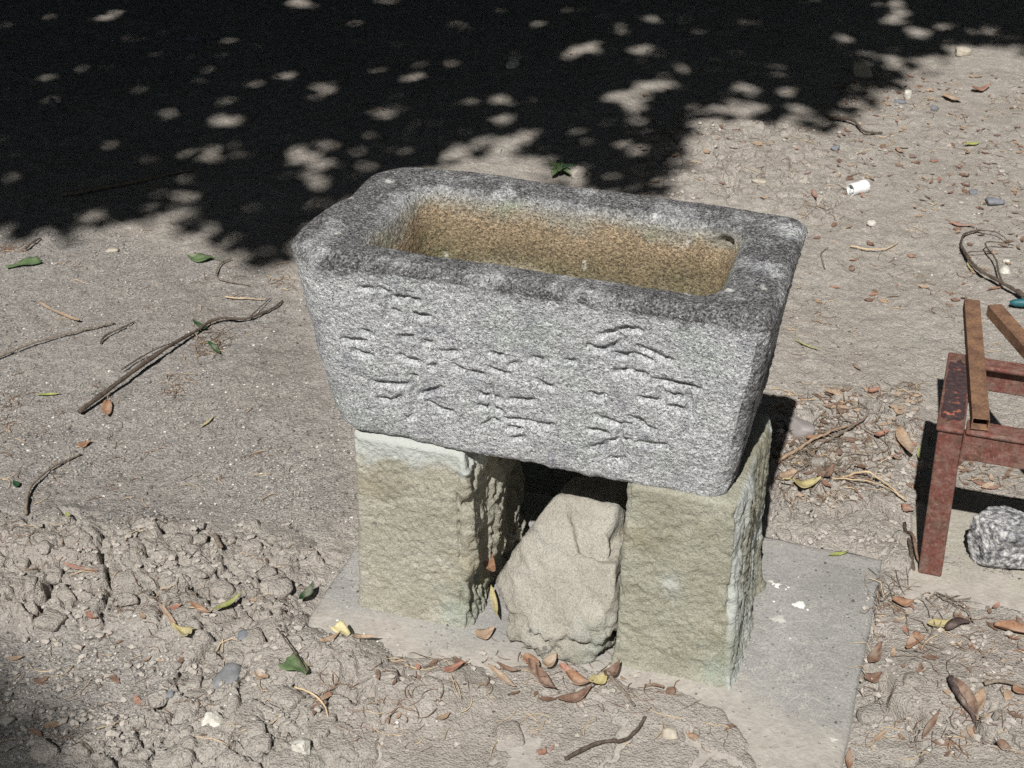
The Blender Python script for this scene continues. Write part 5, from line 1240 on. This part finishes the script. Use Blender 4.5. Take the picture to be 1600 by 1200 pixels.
def lumps_stuff(name, label, n, polys, lo, hi, m, seed):
    R = np.random.RandomState(seed); pts = np.array(scatter_px(n, polys, random.Random(seed))); D, T = ICO[3]; Vs, Ts = [], []
    P = np.array([at(a, b)[:2] for a, b in pts]); g = height(P[:, 0], P[:, 1])
    for i, (x, y) in enumerate(P):
        sz = lo + (hi - lo) * R.rand() ** 2.2
        pl = [(R.normal(size=3), R.uniform(0.7, 1.0)) for _ in range(7)] + [((0, 0, 1), 0.75), ((0, 0, -1), 0.8)] + [((math.cos(a), math.sin(a), 0.1), 1.0) for a in (0, 1.6, 3.1, 4.7)]
        inv = 0
        for nn, d in pl: nn = np.array(nn) / np.linalg.norm(nn); inv = inv + np.maximum(D @ nn / d, 1e-4) ** 22
        V = D * (inv ** (-1 / 22))[:, None]; V = V * (1 + 0.10 * fbm3(V * 2.6 + i * 3.1, 3, seed))[:, None]
        a = R.rand() * 6.28; c, s_ = math.cos(a), math.sin(a); V = V * np.array([1, R.uniform(0.6, 1), R.uniform(0.45, 0.8)]) * sz / 2
        V = np.column_stack([V[:, 0] * c - V[:, 1] * s_ + x, V[:, 0] * s_ + V[:, 1] * c + y, V[:, 2] + g[i] + sz * 0.06])
        Vs.append(V); Ts.append(T + i * len(D))
    me = mesh_np(name, np.vstack(Vs), np.vstack(Ts)); return tag(link(name, me, m), label, None, None, 'stuff')
lumps_stuff('soil_lumps', 'loose broken lumps of dry soil lying among the clods', 120, [(0, 825, 480, 1000, 5), (250, 1000, 520, 1200, 3), (0, 1160, 250, 1200, 0.5), (1210, 650, 1430, 870, 2.5), (1340, 940, 1620, 1200, 0.8), (560, 1060, 900, 1200, 0.5)], 0.010, 0.046, G['soil'], 41)
# ------------------------------------------------------------------ trees whose shade falls on the ground
SHADE = [(-1800, 340), (0, 345), (60, 352), (150, 347), (230, 322), (330, 340), (380, 395), (440, 392), (480, 340), (560, 300), (640, 265), (690, 245), (700, 218), (800, 205), (850, 240), (880, 275), (960, 288), (1030, 285), (1060, 240), (1055, 200), (1055, 168), (1120, 165), (1200, 160), (1225, 182), (1290, 178), (1340, 150), (1410, 120), (1440, 85), (1500, 52), (1600, 66), (1800, 55), (3200, -60), (3200, -500), (-2600, -500)]
SPOTS = [(276, 172, 34, 12), (342, 160, 20, 9), (345, 192, 28, 11), (327, 240, 18, 9), (372, 226, 20, 12), (393, 246, 14, 9), (453, 214, 16, 9), (459, 249, 22, 9), (207, 63, 22, 7), (351, 67, 26, 7), (468, 9, 40, 11), (508, 141, 26, 9), (480, 159, 11, 7), (571, 171, 15, 9), (601, 180, 14, 9), (553, 205, 16, 9), (592, 213, 16, 9), (637, 208, 13, 7), (617, 232, 14, 8), (475, 240, 26, 12), (512, 224, 24, 10), (502, 259, 22, 10), (562, 267, 16, 10), (514, 288, 30, 14), (787, 156, 15, 6), (823, 156, 15, 7), (718, 204, 16, 8), (787, 189, 15, 7), (827, 204, 20, 9), (914, 75, 24, 9), (885, 82, 14, 7), (995, 81, 28, 9), (1034, 85, 14, 6), (1061, 108, 14, 9), (1004, 100, 15, 5), (968, 150, 38, 15), (998, 163, 38, 16), (1022, 135, 34, 11), (1073, 138, 12, 6), (899, 208, 28, 10), (992, 207, 20, 7), (968, 223, 17, 12), (992, 240, 22, 11), (1178, 144, 14, 6), (1232, 144, 22, 10), (1320, 69, 16, 6), (1402, 30, 22, 13), (1372, 11, 14, 8), (1435, 50, 28, 10), (1540, 46, 25, 11), (300, 310, 30, 8), (250, 302, 18, 7)]
def shade_ok(S, grow):
    px, py = pix(S[:, 0], S[:, 1])
    px = px + 10 * vn2(px / 30.0, py / 18.0, 301); py = py + 6 * vn2(px / 30.0, py / 18.0, 302)
    px = px + 9 * vn2(px / 11.0, py / 6.0, 303); py = py + 4 * vn2(px / 11.0, py / 6.0, 304)
    sd = poly_sd(px, py, SHADE); ok = sd < 2
    for k, (cx, cy, rx, ry) in enumerate(SPOTS):
        q = 0.62 + 0.42 * ((k * 0.618) % 1.0); rx, ry = rx * q, ry * q
        ok &= ((px - cx) / (rx * 0.92 + grow)) ** 2 + ((py - cy) / (ry * 0.92 + grow * 0.5)) ** 2 > 1
    g = fbm2(px / 24.0, py / 11.0, 2, 311); near = np.exp(-np.maximum(-sd, 0) / 55.0) * ((px > 150) & (px < 1500))
    fringe = (sd > 0) & (sd < 26) & (fbm2(px / 14.0, py / 7.0, 2, 315) > 0.28)
    return (ok & (g < 0.47 - 0.30 * near)) | fringe
def leaf_cloud(C, size, R):
    k = len(C)
    a, b = R.rand(k) * 6.283, (R.rand(k) - 0.5) * 1.5
    d = np.column_stack([np.cos(a) * np.cos(b), np.sin(a) * np.cos(b), np.sin(b)])
    n = R.normal(size=(k, 3)) * 0.6 + np.array([0, -0.35, 0.9]); s = np.cross(d, n); s /= np.linalg.norm(s, axis=1, keepdims=True) + 1e-9
    L = (size * (0.7 + 0.6 * R.rand(k)))[:, None]; W = L * 0.5
    up_ = np.cross(s, d)
    P = np.stack([C - d * L / 2, C + s * W / 2 - up_ * L * 0.06, C + d * L / 2 - up_ * L * 0.1, C - s * W / 2 - up_ * L * 0.06], 1).reshape(-1, 3)
    Q = np.arange(4 * k).reshape(-1, 4); return P, Q
def tree(label, base, top_z, trunk_r, limb_targets, P, Q, seed):
    root = empty('leafy_tree', tuple(base)); tag(root, label, 'tree'); R = np.random.RandomState(seed); b = np.array(base)
    fork = np.array([0.15, -0.1, top_z * 0.45])
    q = spline([(0, 0, -0.1), (0.05, 0.02, top_z * 0.2), fork, fork + np.array([0.1, 0.0, top_z * 0.3])], 16)
    tr = tube('trunk', q, np.linspace(trunk_r * 1.25, trunk_r * 0.55, 16) * (1 + 0.05 * R.randn(16)), G['trunk'], root, ns=14)
    for t in limb_targets:
        t = np.array(t) - b; s = fork * R.uniform(0.8, 1.2)
        m = 0.5 * (s + t) + np.array([0, 0, 0.25]) + R.randn(3) * 0.12
        tube('limb', spline([s, m, t], 12), np.linspace(trunk_r * 0.42, 0.012, 12), G['trunk'], root, ns=8)
    me = mesh_np('crown', P - b, Q, False); link('crown', me, G['crown'], root); return root
R = np.random.RandomState(77)
n = 190000
S = np.column_stack([R.uniform(-2.3, 2.4, n), R.uniform(2.85, 5.6, n)])
z = R.uniform(3.0, 4.4, n); ok = shade_ok(S, 3); S, z = S[ok], z[ok]
C = np.column_stack([S[:, 0] - SUN_T[0] * z, S[:, 1] - SUN_T[1] * z, z])
P1, Q1 = leaf_cloud(C, 0.038 + 0.036 * R.rand(len(C)), R)
n = 95000
S = np.column_stack([R.uniform(-5.5, 6.0, n), R.uniform(3.0, 10.5, n)])
far = (np.abs(S[:, 0]) > 2.3) | (S[:, 1] > 5.5)
S = S[far]; z = R.uniform(2.8, 5.2, len(S)); ok = shade_ok(S, 3) | (S[:, 1] > 6.5); S, z = S[ok], z[ok]
C = np.column_stack([S[:, 0] - SUN_T[0] * z, S[:, 1] - SUN_T[1] * z, z])
P2, Q2 = leaf_cloud(C, np.full(len(C), 0.15), R)
limbs = [(-2.6, 1.6, 3.8), (-1.6, 0.6, 3.7), (-0.8, 1.3, 3.9), (0.2, 1.6, 4.0), (-3.6, 2.8, 4.0), (-1.2, 4.4, 4.2), (0.9, 3.2, 4.2), (2.2, 3.4, 4.2), (-3.4, 0.9, 3.7)]
tree('leafy tree standing left of the view whose dense crown shades the far ground', (-2.7, 3.1, 0), 3.6, 0.15, limbs, np.vstack([P1, P2]), np.vstack([Q1, Q2 + len(P1)]), 3)
# a second tree behind: its high twig ends shade the lower left corner softly
n = 12000; R = np.random.RandomState(78)
S = np.column_stack([R.uniform(-3.2, -0.45, n), R.uniform(-2.5, 1.8, n)]); px, py = pix(S[:, 0], np.maximum(S[:, 1], 0.9))
e = (S[:, 0] + 0.62) + 0.9 * (S[:, 1] - 1.50) + 0.06 * vn2(S[:, 0] * 9, S[:, 1] * 9, 5)
keep = R.rand(n) < sst(0.15, -0.06, e) ** 2; S = S[keep]; z = R.uniform(7.5, 9.5, len(S))
C = np.column_stack([S[:, 0] - SUN_T[0] * z, S[:, 1] - SUN_T[1] * z, z])
P3, Q3 = leaf_cloud(C, np.full(len(C), 0.13), R)
tree('tall leafy tree behind the viewer whose soft shadow touches the lower left corner', (-4.2, -7.2, 0), 8.0, 0.2, [(-3.2, -6.4, 8.3), (-4.6, -8.5, 8.6), (-3.6, -9.2, 8.4), (-2.6, -6.6, 8.6)], P3, Q3, 4)

# unseen dense evergreens, added all round to block sky light and deepen the shade
R = np.random.RandomState(91)
def evergreen(label, x, y, rx, ry, h, seed):
    R = np.random.RandomState(seed); n = int(1500 * rx * ry * h / 3)
    d = R.normal(size=(n, 3)); d /= np.linalg.norm(d, axis=1, keepdims=True); d *= (R.rand(n) ** 0.25)[:, None]
    C = np.column_stack([x + rx * d[:, 0], y + ry * d[:, 1], h * 0.52 + h * 0.5 * d[:, 2]])
    C[:, :2] += 0.25 * np.column_stack([vn2(C[:, 0] * 1.5, C[:, 2] * 1.5, seed), vn2(C[:, 1] * 1.5, C[:, 2] * 1.5, seed + 1)])
    P, Q = leaf_cloud(C, np.full(n, 0.24), R)
    tree(label, (x, y, 0), h * 0.8, 0.12, [(x + 0.4 * rx, y, h * 0.7), (x - 0.4 * rx, y + 0.2, h * 0.75), (x, y - 0.3, h * 0.8)], P, Q, seed)
for k, (x, y, rx, ry, h, lb) in enumerate(((-7.6, -6.2, 1.8, 1.8, 9.0, 'dense evergreen added to block the sky, behind the viewer far to the left'), (8.6, -5.6, 1.8, 1.8, 9.0, 'dense evergreen added to block the sky, behind the viewer far to the right'), (-3.2, 8.2, 2.2, 1.1, 5.5, 'dense evergreen added to block the sky, beyond the shaded ground at the far left'), (0.4, 8.6, 2.2, 1.1, 5.8, 'dense evergreen added to block the sky, beyond the shaded ground straight ahead'), (4.0, 8.4, 2.2, 1.1, 5.4, 'dense evergreen added to block the sky, beyond the shaded ground at the far right'), (-6.0, 4.9, 1.1, 2.6, 6.5, 'dense evergreen added to block the sky, far left of the grit beyond the picture'), (6.6, 5.6, 1.1, 2.6, 6.5, 'dense evergreen added to block the sky, far right beyond the stool'), (-6.0, 0.0, 1.1, 2.6, 7.5, 'dense evergreen added to block the sky, left of where the viewer stands'), (6.6, 0.6, 1.1, 2.6, 7.5, 'dense evergreen added to block the sky, right of where the viewer stands'), (3.6, -9.5, 3.0, 1.2, 10.5, 'dense evergreen added to block the sky, well behind the viewer to the right'), (-1.6, -10.0, 3.0, 1.2, 10.5, 'dense evergreen added to block the sky, well behind the viewer'))):
    evergreen(lb, x, y, rx, ry, h, 120 + k)
